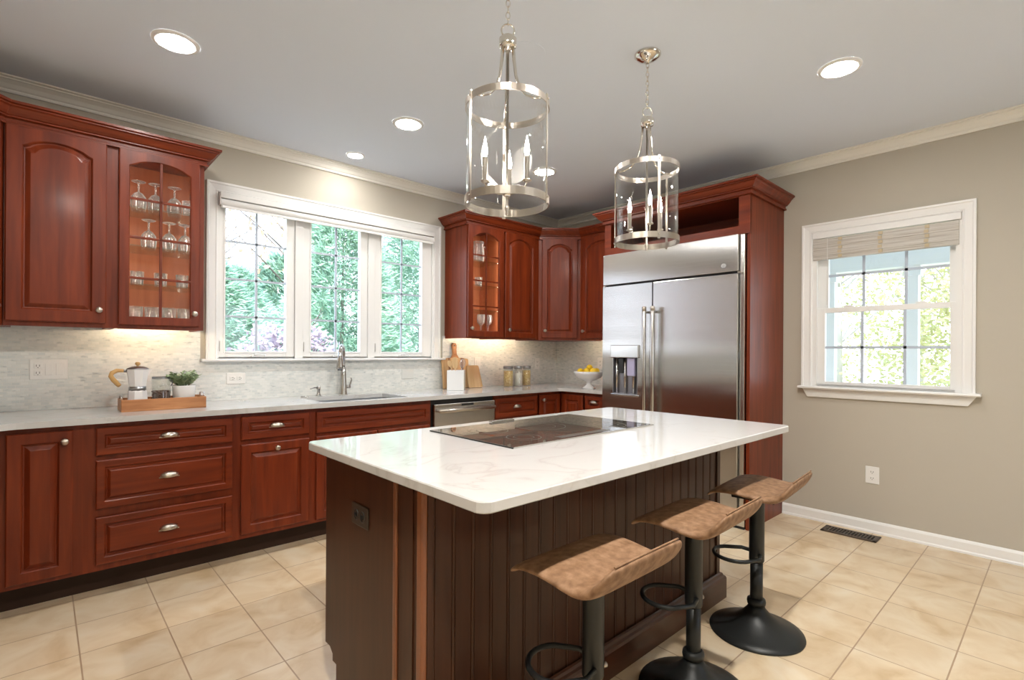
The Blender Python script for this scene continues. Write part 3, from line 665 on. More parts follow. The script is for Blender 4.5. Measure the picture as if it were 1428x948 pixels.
# freezer door with the dispenser recess cut through its front
LD0,LD1=-1.657,-1.166; DZ0,DZ1=.11,1.826; RA,RB,RC,RD=-1.525,-1.275,.905,1.318
dm=MB(); dm.box(X0,LD0,DZ0,X1,RA,DZ1); dm.box(X0,RB,DZ0,X1,LD1,DZ1); dm.box(X0,RA,DZ0,X1,RB,RC); dm.box(X0,RA,RD,X1,RB,DZ1)
fd=build(dm,'freezer_door',M_steel,fr)
def bar_handle(par,y):
    hm=MB(); z0,z1=.70,1.625
    hm.tube([(X0,y,z1-.04),(X0-.05,y,z1-.04)],.010,8); hm.tube([(X0,y,z0+.04),(X0-.05,y,z0+.04)],.010,8)
    hm.lathe([(.0155,z0),(.0165,z0+.003),(.0165,z1-.003),(.0155,z1)],(X0-.055,y,0),16)
    h=build(hm,'handle',M_steelp,par); em=MB(); em.lathe([(.0175,z1-.035),(.0175,z1),(.015,z1+.003)],(X0-.055,y,0),16); build(em,'handle_cap',M_nickel,par)
bar_handle(fd,LD0+.037)
dp=build(MB().box(X0-.016,-1.540,1.212,X0+.004,-1.260,1.320),'dispenser_hood',M_steelp,fd,.006)
cv=MB(); cv.box(X0+.040,RA,RC,X0+.046,RB,RD); cv.box(X0,RA,RC,X0+.046,RA+.006,RD); cv.box(X0,RB-.006,RC,X0+.046,RB,RD); cv.box(X0,RA,RC,X0+.046,RB,RC+.006)
build(cv,'dispenser_recess',M_recess,fd)
for k in range(3): build(MB().lathe([(.012,.912),(.012,1.212)],(X0+.028,-1.30-.085*k,0),14),'chrome_column',M_steelp,fd)
build(MB().box(X0-.012,-1.545,.888,X0+.04,-1.262,.906),'drip_tray',M_steelp,fd,.003)
pd=MB(); pd.box(X0+.006,-1.49,1.06,X0+.030,-1.415,1.212); build(pd,'paddle',M_disp,fd,.005)
pd=MB(); pd.box(X0+.010,-1.375,1.08,X0+.030,-1.325,1.212); build(pd,'chute',M_black,fd,.005)
rd=build(MB().box(X0,-2.348,DZ0,X1,-1.665,DZ1),'refrigerator_door',M_steel,fr,.004)
bar_handle(rd,-1.665-.032)
build(MB().box(-.63,-2.38,0,-.56,-1.17,.10),'toe_grille',M_black,fr)
build(MB().box(X1-.004,-2.348,1.826,X1+.01,-1.166,1.842),'gap_strip',M_black,fr)
hg=MB(); hg.box(X0+.002,-2.372,1.827,X0+.02,-2.346,1.838); hg.box(X0+.002,-1.19,1.829,X0+.02,-1.168,1.838); build(hg,'hinge',M_nickel,fr)

# ------------------------------------------------------------------ island
IX0,IX1,IY0,IY1=-3.53,-1.735,-2.06,-2.718
isl=thing('island_cabinet','shade-darkened cherry kitchen island base with beadboard side and panelled end','island',(-2.63,-2.39,0))
build(MB().box(IX0+.02,IY1+.02,.10,IX1-.02,IY0-.02,.884),'carcass',M_islshade,isl)
# end panel facing the camera's side, notched at the toe kick
build(MB().prism([(IY0,.17),(IY0,.884),(-2.56,.884),(-2.56,0),(IY0-.095,0),(IY0-.095,.13),(IY0-.04,.17)],'x',IX0,IX0+.02),'end_panel',M_islshade,isl,.002)
build(MB().box(IX0-.005,-2.579,0,IX0+.02,-2.560,.884),'bead',M_beadlit,isl,.005)
pm=MB(); pm.box(IX0+.003,-2.692,0,IX0+.02,-2.579,.884); pm.box(IX0-.001,-2.668,0,IX0+.004,-2.658,.884); build(pm,'post_panel',M_islshade,isl)
pm=MB(); pm.box(IX0-.005,IY1-.004,0,IX0+.016,-2.692,.884); build(pm,'corner_bead',M_beadlit,isl,.007,4)
build(MB().box(IX0+.016,IY1-.002,0,IX0+.034,-2.690,.884),'corner_post',M_islshade,isl)
# beadboard: grooved panel
bm_=MB(); n=24; xs=IX0+.03; xe=IX1-.03; wp=(xe-xs)/n; g=.004; prof=[]
for k in range(n):
    a_=xs+wp*k; prof+=[(a_,IY1+.003),(a_+g*.4,IY1),(a_+g*1.6,IY1-.0015),(a_+g*2.6,IY1),(a_+g*2.9,IY1+.0025),(a_+g*3.3,IY1),(a_+wp-g*.5,IY1)]
prof+=[(xe,IY1+.006),(xe,IY1+.03),(xs,IY1+.03)]
bm_.prism(prof,'z',.10,.884); build(bm_,'beadboard',M_islshade,isl)
build(MB().box(IX1-.035,IY1-.008,0,IX1,-2.66,.884),'corner_post',M_islshade,isl,.004)
build(MB().box(IX1-.02,-2.66,0,IX1,IY0,.884),'end_panel',M_islshade,isl)
bp_=[(0,0),(.024,0),(.024,.100),(.020,.110),(.012,.116),(.008,.126),(0,.130)]
build(MB().sweep([(IX0+.03,IY1-.008),(IX1+.001,IY1-.008),(IX1+.001,IY0)],bp_),'base_moulding',M_islxshade,isl)
build(MB().box(IX0+.02,IY0-.10,0,IX1-.02,IY0-.09,.12),'toe_kick',M_toe,isl)
FI=frame((0,IY0-.02,0),(-1,0,0),(0,1,0))
for k in range(3):
    u0=-IX1-.0+.03+k*.575; add_door(isl,FI,u0,u0+.56,.14,.86,0,knob=(.5,.66))
# dark outlet on the end panel
om=MB(); om.box(IX0-.006,-2.402,.675,IX0,-2.287,.745); oo=build(om,'outlet',M_bronze,isl,.002)
for yy in (-2.366,-2.323):
    rm=MB(); rm.tube([(IX0-.0062,yy+.014*math.cos(2*PI*k/14),.710+.017*math.sin(2*PI*k/14)) for k in range(14)],.002,6,True); rm.box(IX0-.009,yy-.006,.704,IX0-.006,yy-.003,.716); rm.box(IX0-.009,yy+.003,.704,IX0-.006,yy+.006,.716); build(rm,'socket',M_black,oo)
it=thing('island_worktop','white veined quartz island top with rounded corners','countertop',(-2.62,-2.5,.884))
TX0,TX1,TY0,TY1=-3.578,-1.672,-1.984,-3.040
def rrect(x0,x1,y0,y1,r,n=6):
    p=[]
    for cx,cy,s in((x1-r,y1-r,0),(x0+r,y1-r,90),(x0+r,y0+r,180),(x1-r,y0+r,270)): p+=arc(cx,cy,r,s,s+90,n)
    return p
p0=rrect(TX0,TX1,TY1,TY0,.035); p1=rrect(TX0+.003,TX1-.003,TY1+.003,TY0-.003,.032)
build(MB().loops([[(x,y,.8845) for x,y in p1],[(x,y,.8875) for x,y in p0],[(x,y,.911) for x,y in p0],[(x,y,.914) for x,y in p1]]),'slab',M_quartz,it)
ck=thing('cooktop','black glass cooktop set into the island worktop','cooktop',(-2.64,-2.33,.914))
KX0,KX1,KY0,KY1=-3.082,-2.180,-2.602,-2.078
build(MB().box(KX0,KY0,.9142,KX1,KY1,.919),'glass_top',M_ckglass,ck,.002)
ed=MB(); ed.box(KX0,KY0-.005,.9142,KX1,KY0,.9195); build(ed,'edge_glint',M_steelp,ck); build(MB().box(KX0-.003,KY0-.005,.9142,KX0,KY1,.9185),'side_trim',M_black,ck); build(MB().box(KX1,KY0-.005,.9142,KX1+.003,KY1,.9185),'side_trim',M_black,ck)  # front steel strip stands for the reflection along the bevelled edge
for bx,by,br in ((-2.90,-2.25,.085),(-2.90,-2.47,.07),(-2.63,-2.30,.115),(-2.36,-2.25,.08),(-2.36,-2.47,.09)):
    rm=MB(); rm.ring((bx,by,0),br-.0015,br+.0015,.9188,.9193,40); rm.ring((bx,by,0),br*.6-.001,br*.6+.001,.9188,.9193,32); build(rm,'burner_ring',M_mark,ck)
build(MB().box(-2.80,-2.585,.9188,-2.48,-2.545,.9193),'control_strip',M_mark,ck)
build(MB().box(-2.735,KY1-.004,.914,-2.590,KY1+.022,.928),'vent_cap',M_steelp,ck,.003)

# ------------------------------------------------------------------ bar stools
def make_stool():
    t=thing('bar_stool','x','stool')
    # seat: padded sheet swept front to back; waterfall front, turned-up back
    st=[(.156,.618,.006,.178),(.151,.630,.016,.194),(.132,.645,.022,.200),(.095,.655,.026,.202),(.04,.658,.030,.200),(-.02,.652,.033,.200),(-.075,.644,.035,.200),(-.112,.646,.036,.200),(-.140,.660,.034,.199),(-.160,.682,.030,.196),(-.176,.706,.025,.186),(-.183,.720,.016,.168),(-.186,.727,.006,.150)]
    ls=[]; n=28
    for i,(y,z,th,hw) in enumerate(st):
        y0,z0=st[max(i-1,0)][:2]; y1,z1=st[min(i+1,len(st)-1)][:2]; d=Vector((y1-y0,z1-z0)).normalized(); nn=Vector((d.y,-d.x))
        if nn.y<0: nn=-nn
        l=[]
        for k in range(n):
            a=2*PI*k/n; ca,sa=math.cos(a),math.sin(a); e=.35
            ux=hw*math.copysign(abs(ca)**e,ca); un=th/2*math.copysign(abs(sa)**.8,sa)
            sag=0
            l.append((ux,y+nn.x*un,z+nn.y*un+sag))
        ls.append(l)
    m=MB(); m.loops(ls,True,True,True,True); s=build(m,'seat',M_leather,t)
    sm=s.modifiers.new('sub','SUBSURF'); sm.levels=1; sm.render_levels=2
    pm=MB(); pm.tube([(x,-.183,.730) for x in [-.15+.3*k/8 for k in range(9)]],.003,6); build(pm,'piping',M_leather,s)
    build(MB().box(-.10,-.10,.612,.10,.08,.630),'seat_plate',M_blackmetal,t,.004)
    build(MB().lathe([(.0305,.318),(.032,.322),(.032,.606),(.036,.612),(.036,.625)],n=24),'sleeve',M_blackmetal,t)
    build(MB().lathe([(.0265,.05),(.0265,.33)],n=20),'gas_lift',M_blackmetal,t)
    build(MB().lathe([(.028,.118),(.038,.124),(.040,.135),(.038,.147),(.029,.153)],n=24),'collar',M_blackmetal,t)
    build(MB().lathe([(.196,.0),(.198,.004),(.196,.010),(.17,.020),(.13,.036),(.09,.058),(.06,.082),(.04,.105),(.032,.12)],n=48),'base',M_blackmetal,t)
    # D-shaped foot rest
    fp=[]; ang=R(137); d=Vector((math.cos(ang),math.sin(ang),0)); q=Vector((-d.y,d.x,0)); z=.352
    for k in range(13):
        a=-PI/2+PI*k/12; fp.append(d*(.105+.085*math.cos(a))+q*(.092*math.sin(a))+Vector((0,0,z)))
    pts=[q*-.03+Vector((0,0,z)),d*.03+q*-.075+Vector((0,0,z))]+fp+[d*.03+q*.075+Vector((0,0,z)),q*.03+Vector((0,0,z))]
    build(MB().tube(pts,.0085,10),'foot_rest',M_blackmetal,t)
    build(MB().tube([(.03,.0,.60),(.10,-.02,.585),(.17,-.03,.57)],.005,8),'lever',M_blackmetal,t)
    bm=MB(); bm.tube([(.03,-.012,.34),(.042,-.016,.34)],.008,8); build(bm,'bolt',M_nickel,t)
    return t
s1=make_stool(); s1['label']='bar stool nearest the camera, at the post corner of the island'; s1['group']='tan bar stools along the island'
place(s1,(-3.130,-3.005,0),R(0))
dup(s1,'middle bar stool of the row along the beadboard',(-2.520,-2.995,0),R(2),'tan bar stools along the island')
dup(s1,'bar stool at the far end of the island, its round base fully visible',(-1.925,-2.985,0),R(5),'tan bar stools along the island')

# ------------------------------------------------------------------ lantern pendants (z = 0 at the ceiling)
def make_pendant():
    t=thing('lantern_pendant','x','pendant lamp'); Z=lambda z: z-H
    build(MB().lathe([(.064,Z(2.7345)),(.064,Z(2.728)),(.052,Z(2.716)),(.028,Z(2.703)),(.010,Z(2.698)),(.008,Z(2.690))],n=32),'canopy',M_chrome,t)
    cm=MB(); zt=2.692; k=0
    while zt>2.478:
        pts=[]
        for j in range(12):
            a=2*PI*j/12; u=.0075*math.cos(a); v=.0145*math.sin(a); pts.append(((u,0,Z(zt-.0115+v)) if k%2 else (0,u,Z(zt-.0115+v))))
        cm.tube(pts,.0016,6,True); zt-=.0225; k+=1
    build(cm,'chain',M_chrome,t)
    build(MB().tube([(.002,.024*math.cos(2*PI*j/20),Z(2.447+.024*math.sin(2*PI*j/20))) for j in range(20)],.0028,8,True),'loop',M_chrome,t)
    build(MB().lathe([(.006,Z(2.426)),(.026,Z(2.420)),(.032,Z(2.414)),(.032,Z(2.386)),(.028,Z(2.380)),(.012,Z(2.376)),(.008,Z(2.370))],n=28),'cap',M_chrome,t)
    build(MB().lathe([(.0055,Z(2.38)),(.0055,Z(1.80)),(.009,Z(1.796)),(.009,Z(1.785)),(.004,Z(1.775)),(.006,Z(1.768)),(.001,Z(1.762))],n=12),'rod',M_nickel,t)
    zt_=2.150
    build(MB().ring((0,0,0),.1525,.1555,Z(zt_),Z(zt_+.024),56),'top_ring',M_nickel,t)
    build(MB().ring((0,0,0),.1525,.1565,Z(1.797),Z(1.825),56),'bottom_ring',M_nickel,t)
    gm=MB(); gm.lathe([(.1490,Z(1.800)),(.1490,Z(zt_+.010)),(.1510,Z(zt_+.010)),(.1510,Z(1.800)),(.1490,Z(1.800))],n=64,cap=False); build(gm,'glass_cylinder',M_lglass,t)
    for i in range(3):
        a=R(120*i); c_,s_=math.cos(a),math.sin(a); P=lambda r,z: (r*c_,r*s_,Z(z))
        # curved arm from cap to ring
        pr=[(.022,2.378),(.026,2.33),(.034,2.27),(.050,2.222),(.078,2.190),(.108,2.176),(.132,2.172),(.147,2.178)]
        build(MB().tube([P(r,z) for r,z in pr],[.006,.006,.0055,.0055,.005,.005,.005,.004],8),'arm',M_chrome,t)
        F=Matrix.Rotation(a,4,'Z'); bm=MB(F); bm.box(.1555,-.006,Z(1.790),.1585,.006,Z(zt_+.030)); build(bm,'bar',M_nickel,t)
        sm=MB(); sm.ball(P(.1605,zt_+.012),.004,8,6); sm.ball(P(.1605,1.811),.004,8,6); build(sm,'screw',M_chrome,t)
        # candle
        a2=R(120*i-10); c2,s2=math.cos(a2),math.sin(a2); Q=lambda r,z: (r*c2,r*s2,Z(z))
        cp=[(.006,1.842),(.03,1.838),(.06,1.840),(.080,1.852),(.088,1.870)]
        ar=build(MB().tube([Q(r,z) for r,z in cp],.0035,8),'candle_arm',M_nickel,t)
        cc=Q(.088,0); cc=(cc[0],cc[1],0)
        km=MB(); km.lathe([(.004,Z(1.868)),(.016,Z(1.874)),(.016,Z(1.878)),(.0095,Z(1.880)),(.0095,Z(1.962)),(.007,Z(1.964))],cc,16); build(km,'candle_sleeve',M_nickel,ar)
        fm=MB(); fm.lathe([(.005,Z(1.964)),(.0085,Z(1.976)),(.0095,Z(1.986)),(.0075,Z(2.003)),(.004,Z(2.020)),(.0012,Z(2.034)),(.0005,Z(2.038))],cc,12); build(fm,'bulb',M_bulb,ar)
    build(MB().lathe([(.005,Z(1.862)),(.015,Z(1.856)),(.019,Z(1.845)),(.014,Z(1.834)),(.006,Z(1.830))],n=18),'hub',M_chrome,t)
    return t
vd=math.degrees(math.atan2(-math.cos(YAW),-math.sin(YAW)))   # direction from a lamp to the camera
p1_=make_pendant(); p1_['label']='glass lantern pendant over the near end of the island, chain running out of view'; p1_['group']='lantern pendants over the island'
place(p1_,(-3.053,-2.531,H+.014),R(vd+185))
p2_=dup(p1_,'glass lantern pendant with its ceiling canopy in view, over the refrigerator end of the island',(-2.113,-2.521,H),R(vd+6),'lantern pendants over the island')
p1_.location.z=H
# ------------------------------------------------------------------ recessed lights
def downlight(x,y,label,r=.100,m=M_disk):
    t=thing('recessed_light',label,'ceiling light',(x,y,H-.012),'recessed ceiling lights')
    build(MB().lathe([(r*.74,H-.001),(r*.76,H-.008),(r*.86,H-.010),(r*.98,H-.005),(r,H-.0005)],(x,y,0),40,cap=False),'trim_ring',M_trim,t)
    build(MB().lathe([(r*.76,H-.003),(r*.72,H-.007),(r*.5,H-.011),(r*.001,H-.013)],(x,y,0),40,cap=False),'lens',m,t)
downlight(-3.849,-1.031,'large round recessed light in the ceiling above the drawer stack')
downlight(-2.570,-1.029,'round recessed light midway between the sink and the island')
downlight(-2.579,-.289,'small recessed light close to the crown above the triple window',.068)
downlight(-1.291,-1.026,'recessed light seen through the near lantern pendant')
downlight(-1.288,-3.132,'recessed light alone in the ceiling towards the side window')
downlight(-2.60,-3.56,'recessed light above the bar stools, out of the frame',.055,M_key)
downlight(-4.10,-3.56,'recessed light above the camera, out of the frame',.055,M_key)
bc=build(MB().lathe([(.105,H-.0003),(.1045,H-.0018),(.001,H-.0018)],(-2.562,-2.106,0),40,cap=False,sm=False),'ceiling_cover',M_ceil); tag(bc,'round blank cover painted ceiling grey behind the near pendant','ceiling cover')

# ------------------------------------------------------------------ wall plates
def plate(name,label,cat,F,w_,h_,m=M_white,kind=None):
    t=thing(name,label,cat,F.translation)
    build(MB(F).box(-w_/2,0,-h_/2,w_/2,.006,h_/2),'plate',m,t,.003)
    return t
def socket(par,F,u,z,m=M_white,rot=False):
    q=MB(F); 
    q.box(u-.017,.0055,z-.014,u+.017,.0085,z+.014); o=build(q,'socket',m,par,.004)
    q=MB(F)
    if rot: q.box(u-.006,.008,z-.008,u+.006,.0092,z-.0055); q.box(u-.006,.008,z+.0055,u+.006,.0092,z+.008); q.box(u+.008,.008,z-.002,u+.012,.0092,z+.002)
    else: q.box(u-.008,.008,z-.004,u-.0055,.0092,z+.007); q.box(u+.0055,.008,z-.004,u+.008,.0092,z+.007); q.box(u-.002,.008,z-.011,u+.002,.0092,z-.007)
    build(q,'slot',M_slot,o)
F=frame((-4.285,-.010,1.142),(1,0,0),(0,-1,0))
t=plate('outlet_plate','white three-gang wall plate with an outlet and two rocker switches on the backsplash','outlet',F,.162,.115)
socket(t,F,-.046,.020); socket(t,F,-.046,-.020)
for u in (0,.046): build(MB(F).box(u-.016,.0055,-.033,u+.016,.0095,.033),'rocker',M_white,t,.002)
F=frame((-3.318,-.010,1.061),(1,0,0),(0,-1,0))
t=plate('outlet_plate','white horizontal outlet on the backsplash under the triple window','outlet',F,.120,.078)
socket(t,F,-.022,0,rot=True); socket(t,F,.022,0,rot=True)
F=frame((-1.948,-.010,1.058),(1,0,0),(0,-1,0))
t=plate('blank_plate','pale blank horizontal wall plate on the backsplash beyond the faucet','wall plate',F,.125,.085,M_almond)
F=frame((-1.168,-.010,1.142),(1,0,0),(0,-1,0))
t=plate('switch_plate','white switch plate on the backsplash above the small cutting board','switch',F,.078,.118)
build(MB(F).box(-.016,.0055,-.033,.016,.0095,.033),'rocker',M_white,t,.002)
F=frame((-.335,-.010,1.130),(1,0,0),(0,-1,0))
t=plate('outlet_plate','white outlet on the backsplash by the glass food jars','outlet',F,.075,.118)
socket(t,F,0,.020); socket(t,F,0,-.020)
F=frame((-.010,-.625,1.142),(0,-1,0),(-1,0,0))
t=plate('outlet_plate','white outlet on the backsplash beside the refrigerator, above the lemon stand','outlet',F,.072,.115)
socket(t,F,0,.020); socket(t,F,0,-.020)
F=frame((0,-3.006,.405),(0,-1,0),(-1,0,0))
t=plate('outlet_plate','white outlet low on the plain wall below the side window','outlet',F,.082,.120)
socket(t,F,0,.022); socket(t,F,0,-.022)
# floor register
fv=thing('floor_vent','brown metal floor register by the baseboard below the side window','vent',(-.155,-2.91,0))
fm=MB(); vx0,vx1,vy0,vy1=-.226,-.080,-3.078,-2.744
fm.box(vx0,vy0,0,vx0+.028,vy1,.008); fm.box(vx1-.028,vy0,0,vx1,vy1,.008); fm.box(vx0,vy0,0,vx1,vy0+.025,.008); fm.box(vx0,vy1-.025,0,vx1,vy1,.008)
build(fm,'frame',M_vent,fv,.003); build(MB().box(vx0+.02,vy0+.02,.0005,vx1-.02,vy1-.02,.002),'damper',M_slot,fv)
gm=MB(); n=15
for k in range(n+1): yy=vy0+.025+(vy1-vy0-.05)*k/n; gm.box(vx0+.02,yy-.0045,.002,vx1-.02,yy+.0045,.007)
build(gm,'grille',M_vent,fv)

# ------------------------------------------------------------------ tray group
tr=thing('serving_tray','small wooden tray with metal handles near the end of the worktop','tray',(-3.79,-.36,.914))
tx0,tx1,ty0,ty1=-3.995,-3.588,-.442,-.262
tm=MB(); tm.box(tx0,ty0,.9142,tx1,ty1,.926); tm.box(tx0,ty0,.926,tx1,ty0+.012,.980); tm.box(tx0,ty1-.012,.926,tx1,ty1,.980); tm.box(tx0,ty0+.012,.926,tx0+.012,ty1-.012,.980); tm.box(tx1-.012,ty0+.012,.926,tx1,ty1-.012,.980)
build(tm,'box',M_tray,tr,.002)
for x,s in ((tx0,-1),(tx1,1)):
    hm=MB(); hm.tube([(x-s*.006,-.40,.978),(x-s*.006,-.40,.996),(x-s*.004,-.385,1.000),(x-s*.004,-.32,1.000),(x-s*.006,-.305,.996),(x-s*.006,-.305,.978)],.004,8); build(hm,'handle',M_alu,tr)
mx,my=-3.912,-.345
mk=thing('moka_pot','faceted aluminium stovetop coffee pot with a honey wood handle, on the tray','coffee pot',(mx,my,.926))
N8=8
build(MB().lathe([(.050,.9262),(.051,.93),(.046,1.018),(.043,1.026)],(mx,my,0),N8,sm=False,a0=R(22)),'boiler',M_enamel,mk)
build(MB().lathe([(.041,1.024),(.041,1.048)],(mx,my,0),24),'collar',M_lidm,mk)
bm=MB(); bm.lathe([(.038,1.046),(.041,1.050),(.053,1.140),(.053,1.146)],(mx,my,0),N8,sm=False,a0=R(22)); bm.prism([(mx+.045,1.10),(mx+.045,1.145),(mx+.070,1.146)],'y',my-.012,my+.012); build(bm,'jug',M_enamel,mk)
build(MB().lathe([(.053,1.1465),(.050,1.151),(.030,1.160),(.010,1.163)],(mx,my,0),24),'lid',M_lidm,mk)
build(MB().lathe([(.006,1.162),(.006,1.168),(.012,1.172),(.013,1.180),(.008,1.186),(.001,1.187)],(mx,my,0),14),'lid_knob',M_hand,mk)
hx=mx-.05
build(MB().tube([(hx,my,1.136),(hx-.018,my-.002,1.138)],.008,8),'handle_bracket',M_lidm,mk)
build(MB().tube([(hx-.016,my-.002,1.138),(hx-.045,my-.006,1.140),(hx-.066,my-.008,1.128),(hx-.072,my-.009,1.110),(hx-.060,my-.008,1.088),(hx-.038,my-.006,1.060),(hx-.032,my-.005,1.053)],[.009,.011,.012,.012,.0125,.012,.010],12),'handle',M_hand,mk)
jx,jy=-3.800,-.345
jr_=thing('coffee_jar','small glass jar half full of dark coffee beans, on the tray','jar',(jx,jy,.926))
build(MB().lathe([(.047,.9265),(.047,1.085),(.043,1.094),(.043,1.100),(.041,1.100),(.041,1.092),(.0445,1.084),(.0445,.930),(.001,.930)],(jx,jy,0),28,cap=False),'glass',M_jarg,jr_)
build(MB().ring((jx,jy,0),.0425,.0455,1.088,1.100,28),'rim',M_lidm,jr_)
bm=MB(); bm.lathe([(.0435,.931),(.0435,1.015),(.001,1.018)],(jx,jy,0),24)
rnd=random.Random(3)
for k in range(150):
    a=rnd.random()*2*PI; 
    if k<100: r_=.0425; zz=.935+rnd.random()*.082
    else: r_=.04*math.sqrt(rnd.random()); zz=1.017
    bm.ball((jx+r_*math.cos(a),jy+r_*math.sin(a),zz),.0052,6,4,1,1,.8)
bo=build(bm,'coffee_beans',M_bean,jr_); bo['kind']='stuff'
build(MB().tube([(jx+.035,jy-.032,1.082),(jx+.050,jy-.03,1.075),(jx+.052,jy-.02,1.060),(jx+.046,jy-.02,1.045)],.003,8),'clasp',M_lidm,jr_)
px,py=-3.686,-.345
pt=thing('potted_plant','bushy little grey green herb in a white ceramic pot, on the tray','plant',(px,py,.926))
build(MB().lathe([(.046,.9262),(.052,.932),(.058,1.00),(.060,1.038),(.060,1.046),(.055,1.046),(.054,1.036),(.001,1.034)],(px,py,0),32),'pot',M_ceramic,pt)
stm=MB(); lf=MB(); rnd=random.Random(5)
def leaf(m,p,d,l,w_,up=Vector((0,0,1)),c=.25):
    d=d.normalized(); s_=d.cross(up); 
    if s_.length<1e-3: s_=Vector((1,0,0))
    s_.normalize(); n=s_.cross(d)
    q=[p,p+d*l*.35+s_*w_/2+n*c*w_,p+d*l*.75+s_*w_*.38+n*c*w_,p+d*l,p+d*l*.75-s_*w_*.38+n*c*w_,p+d*l*.35-s_*w_/2+n*c*w_]
    mid=[p+d*l*.4,p+d*l*.75]
    i=[m.av(x) for x in q]; a,b=m.av(mid[0]),m.av(mid[1])
    for f in ((i[0],i[1],a),(i[1],i[2],b,a),(i[2],i[3],b),(i[3],i[4],b),(i[4],i[5],a,b),(i[5],i[0],a)): m.face(f,True)
for k in range(46):
    a=rnd.random()*2*PI; rr_=.045*math.sqrt(rnd.random()); b0=Vector((px+rr_*.6*math.cos(a),py+rr_*.6*math.sin(a),1.034))
    L_=.05+.055*rnd.random(); d=Vector((math.cos(a)*rr_*26,math.sin(a)*rr_*26,1.0)).normalized()
    tip=b0+d*L_; stm.tube([b0,b0+d*L_*.5+Vector((0,0,.004)),tip],[.0014,.0012,.0008],5)
    for j in range(12):
        f=.25+.8*j/12; aa=rnd.random()*2*PI; pp=b0+d*L_*min(f,1); dd=Vector((math.cos(aa),math.sin(aa),.35+.3*rnd.random()))
        leaf(lf,pp,dd,.024+.012*rnd.random(),.011+.005*rnd.random())
build(stm,'stems',M_leaf,pt); fo=build(lf,'foliage',M_leaf,pt)

# ------------------------------------------------------------------ right worktop objects
def leanboard(name,label,pts,thick,base,lean,mats,rz=0):
    t=thing(name,label,'cutting board',base); return t
# large paddle board leaning on the backsplash
cb=thing('cutting_board','large striped paddle cutting board with a handle, leaning on the backsplash','cutting board')
def roundpoly(pts,r,n=4):
    out=[]; N_=len(pts)
    for k in range(N_):
        p=Vector(pts[k]); a=(Vector(pts[k-1])-p).normalized(); b=(Vector(pts[(k+1)%N_])-p).normalized()
        s_=p+a*r; e=p+b*r
        for j in range(n+1):
            t_=j/n; out.append(tuple((1-t_)**2*s_+2*t_*(1-t_)*p+t_**2*e))
    return out
W2=.165
for u0,u1,m in ((-.150,-.085,M_board),(-.085,-.060,M_walnut),(-.060,.060,M_board),(.060,.085,M_walnut),(.085,.150,M_board)):
    pts=[(u0,0),(u1,0),(u1,.283 if abs(u1)<.149 else .270),(u0,.283 if abs(u0)<.149 else .270)]
    build(MB().prism(pts,'y',-.011,.011),'strip',m,cb,.002)
hp=[(-.045,.282),(.045,.282),(.022,.315),(.020,.36),(.026,.40),(.016,.422),(-.016,.422),(-.026,.40),(-.020,.36),(-.022,.315)]
build(MB().prism(hp,'y',-.011,.011),'handle',M_tray,cb,.004)
hm=MB(Matrix.Translation((0,-.0112,.398))@Matrix.Rotation(R(90),4,'X')); hm.lathe([(.0065,0),(.0065,.0005),(.001,.0005)],n=14); build(hm,'hanging_hole',M_slot,cb)
place(cb,(-1.462,-.075,.9155),0,R(-7))
c2=thing('cutting_board','small light trapezoid cutting board leaning beside the white crock','cutting board')
build(MB().prism(roundpoly([(-.085,0),(.085,0),(.068,.215),(-.068,.215)],.018),'y',-.008,.008),'board',M_bowood,c2,.002)
place(c2,(-1.285,-.135,.9155),R(0),R(-14))
# crock with utensils
kx,ky=-1.586,-.235; rz=-YAW
cr_=thing('utensil_crock','square white ceramic crock holding wooden spoons','crock')
km=MB(); hw=.074; km.loops([[(a*hw,b*hw,0) for a,b in((-1,-1),(1,-1),(1,1),(-1,1))],[(a*hw,b*hw,.176) for a,b in((-1,-1),(1,-1),(1,1),(-1,1))],[(a*(hw-.006),b*(hw-.006),.176) for a,b in((-1,-1),(1,-1),(1,1),(-1,1))],[(a*(hw-.006),b*(hw-.006),.008) for a,b in((-1,-1),(1,-1),(1,1),(-1,1))]])
build(km,'pot',M_ceramic,cr_,.003); place(cr_,(kx,ky,.9142),rz)
def utensil(name,label,lx,ly,tx,ty,L_,head,m=M_bowood):
    t=thing(name,label,'utensil')
    b=Vector((lx,ly,.012)); d=Vector((tx,ty,1)).normalized(); e=b+d*L_
    build(MB().tube([b,b+d*L_*.5,e],[.006,.0055,.005],8),'handle',m,t)
    return t,b,d,e
def paddle(t,e,d,w_,l_,m,slot=False,name='head'):
    s_=Vector((1,0,0)); n=d.cross(s_).normalized(); s_=n.cross(d).normalized(); ls=[]
    mm=MB(); K=12; prof=[]
    for k in range(K+1): 
        f=k/K; prof.append((f*l_,w_/2*max(.12,math.sin(PI*min(1,.12+.80*f))**.6)))
    l1=[e+d*(a-.01)+s_*b+n*.003 for a,b in prof]+[e+d*(a-.01)-s_*b+n*.003 for a,b in prof[::-1]]
    l2_=[p-n*.006 for p in l1]; mm.loops([l1,l2_]); return build(mm,name,m,t,.0015)
U=[]
t,b,d,e=utensil('wooden_spoon','wooden spoon tilted out towards the window, in the white crock',.02,0,-.36,0,.215,None); paddle(t,e,d,.036,.060,M_bowood); U.append(t)
t,b,d,e=utensil('wooden_spatula','broad wooden spatula standing upright in the white crock',-.005,.02,-.05,.05,.205,None); paddle(t,e,d,.058,.085,M_bowood); U.append(t)
t,b,d,e=utensil('wooden_spoon','round wooden spoon leaning in front of the spatula in the crock',.01,-.03,-.08,-.06,.190,None); paddle(t,e,d,.050,.062,M_bowood); U.append(t)
t,b,d,e=utensil('whisk','metal whisk in the white crock, nearest the small board',.03,.01,.10,.08,.185,None,M_alu)
wm=MB(); s_=Vector((1,0,0))
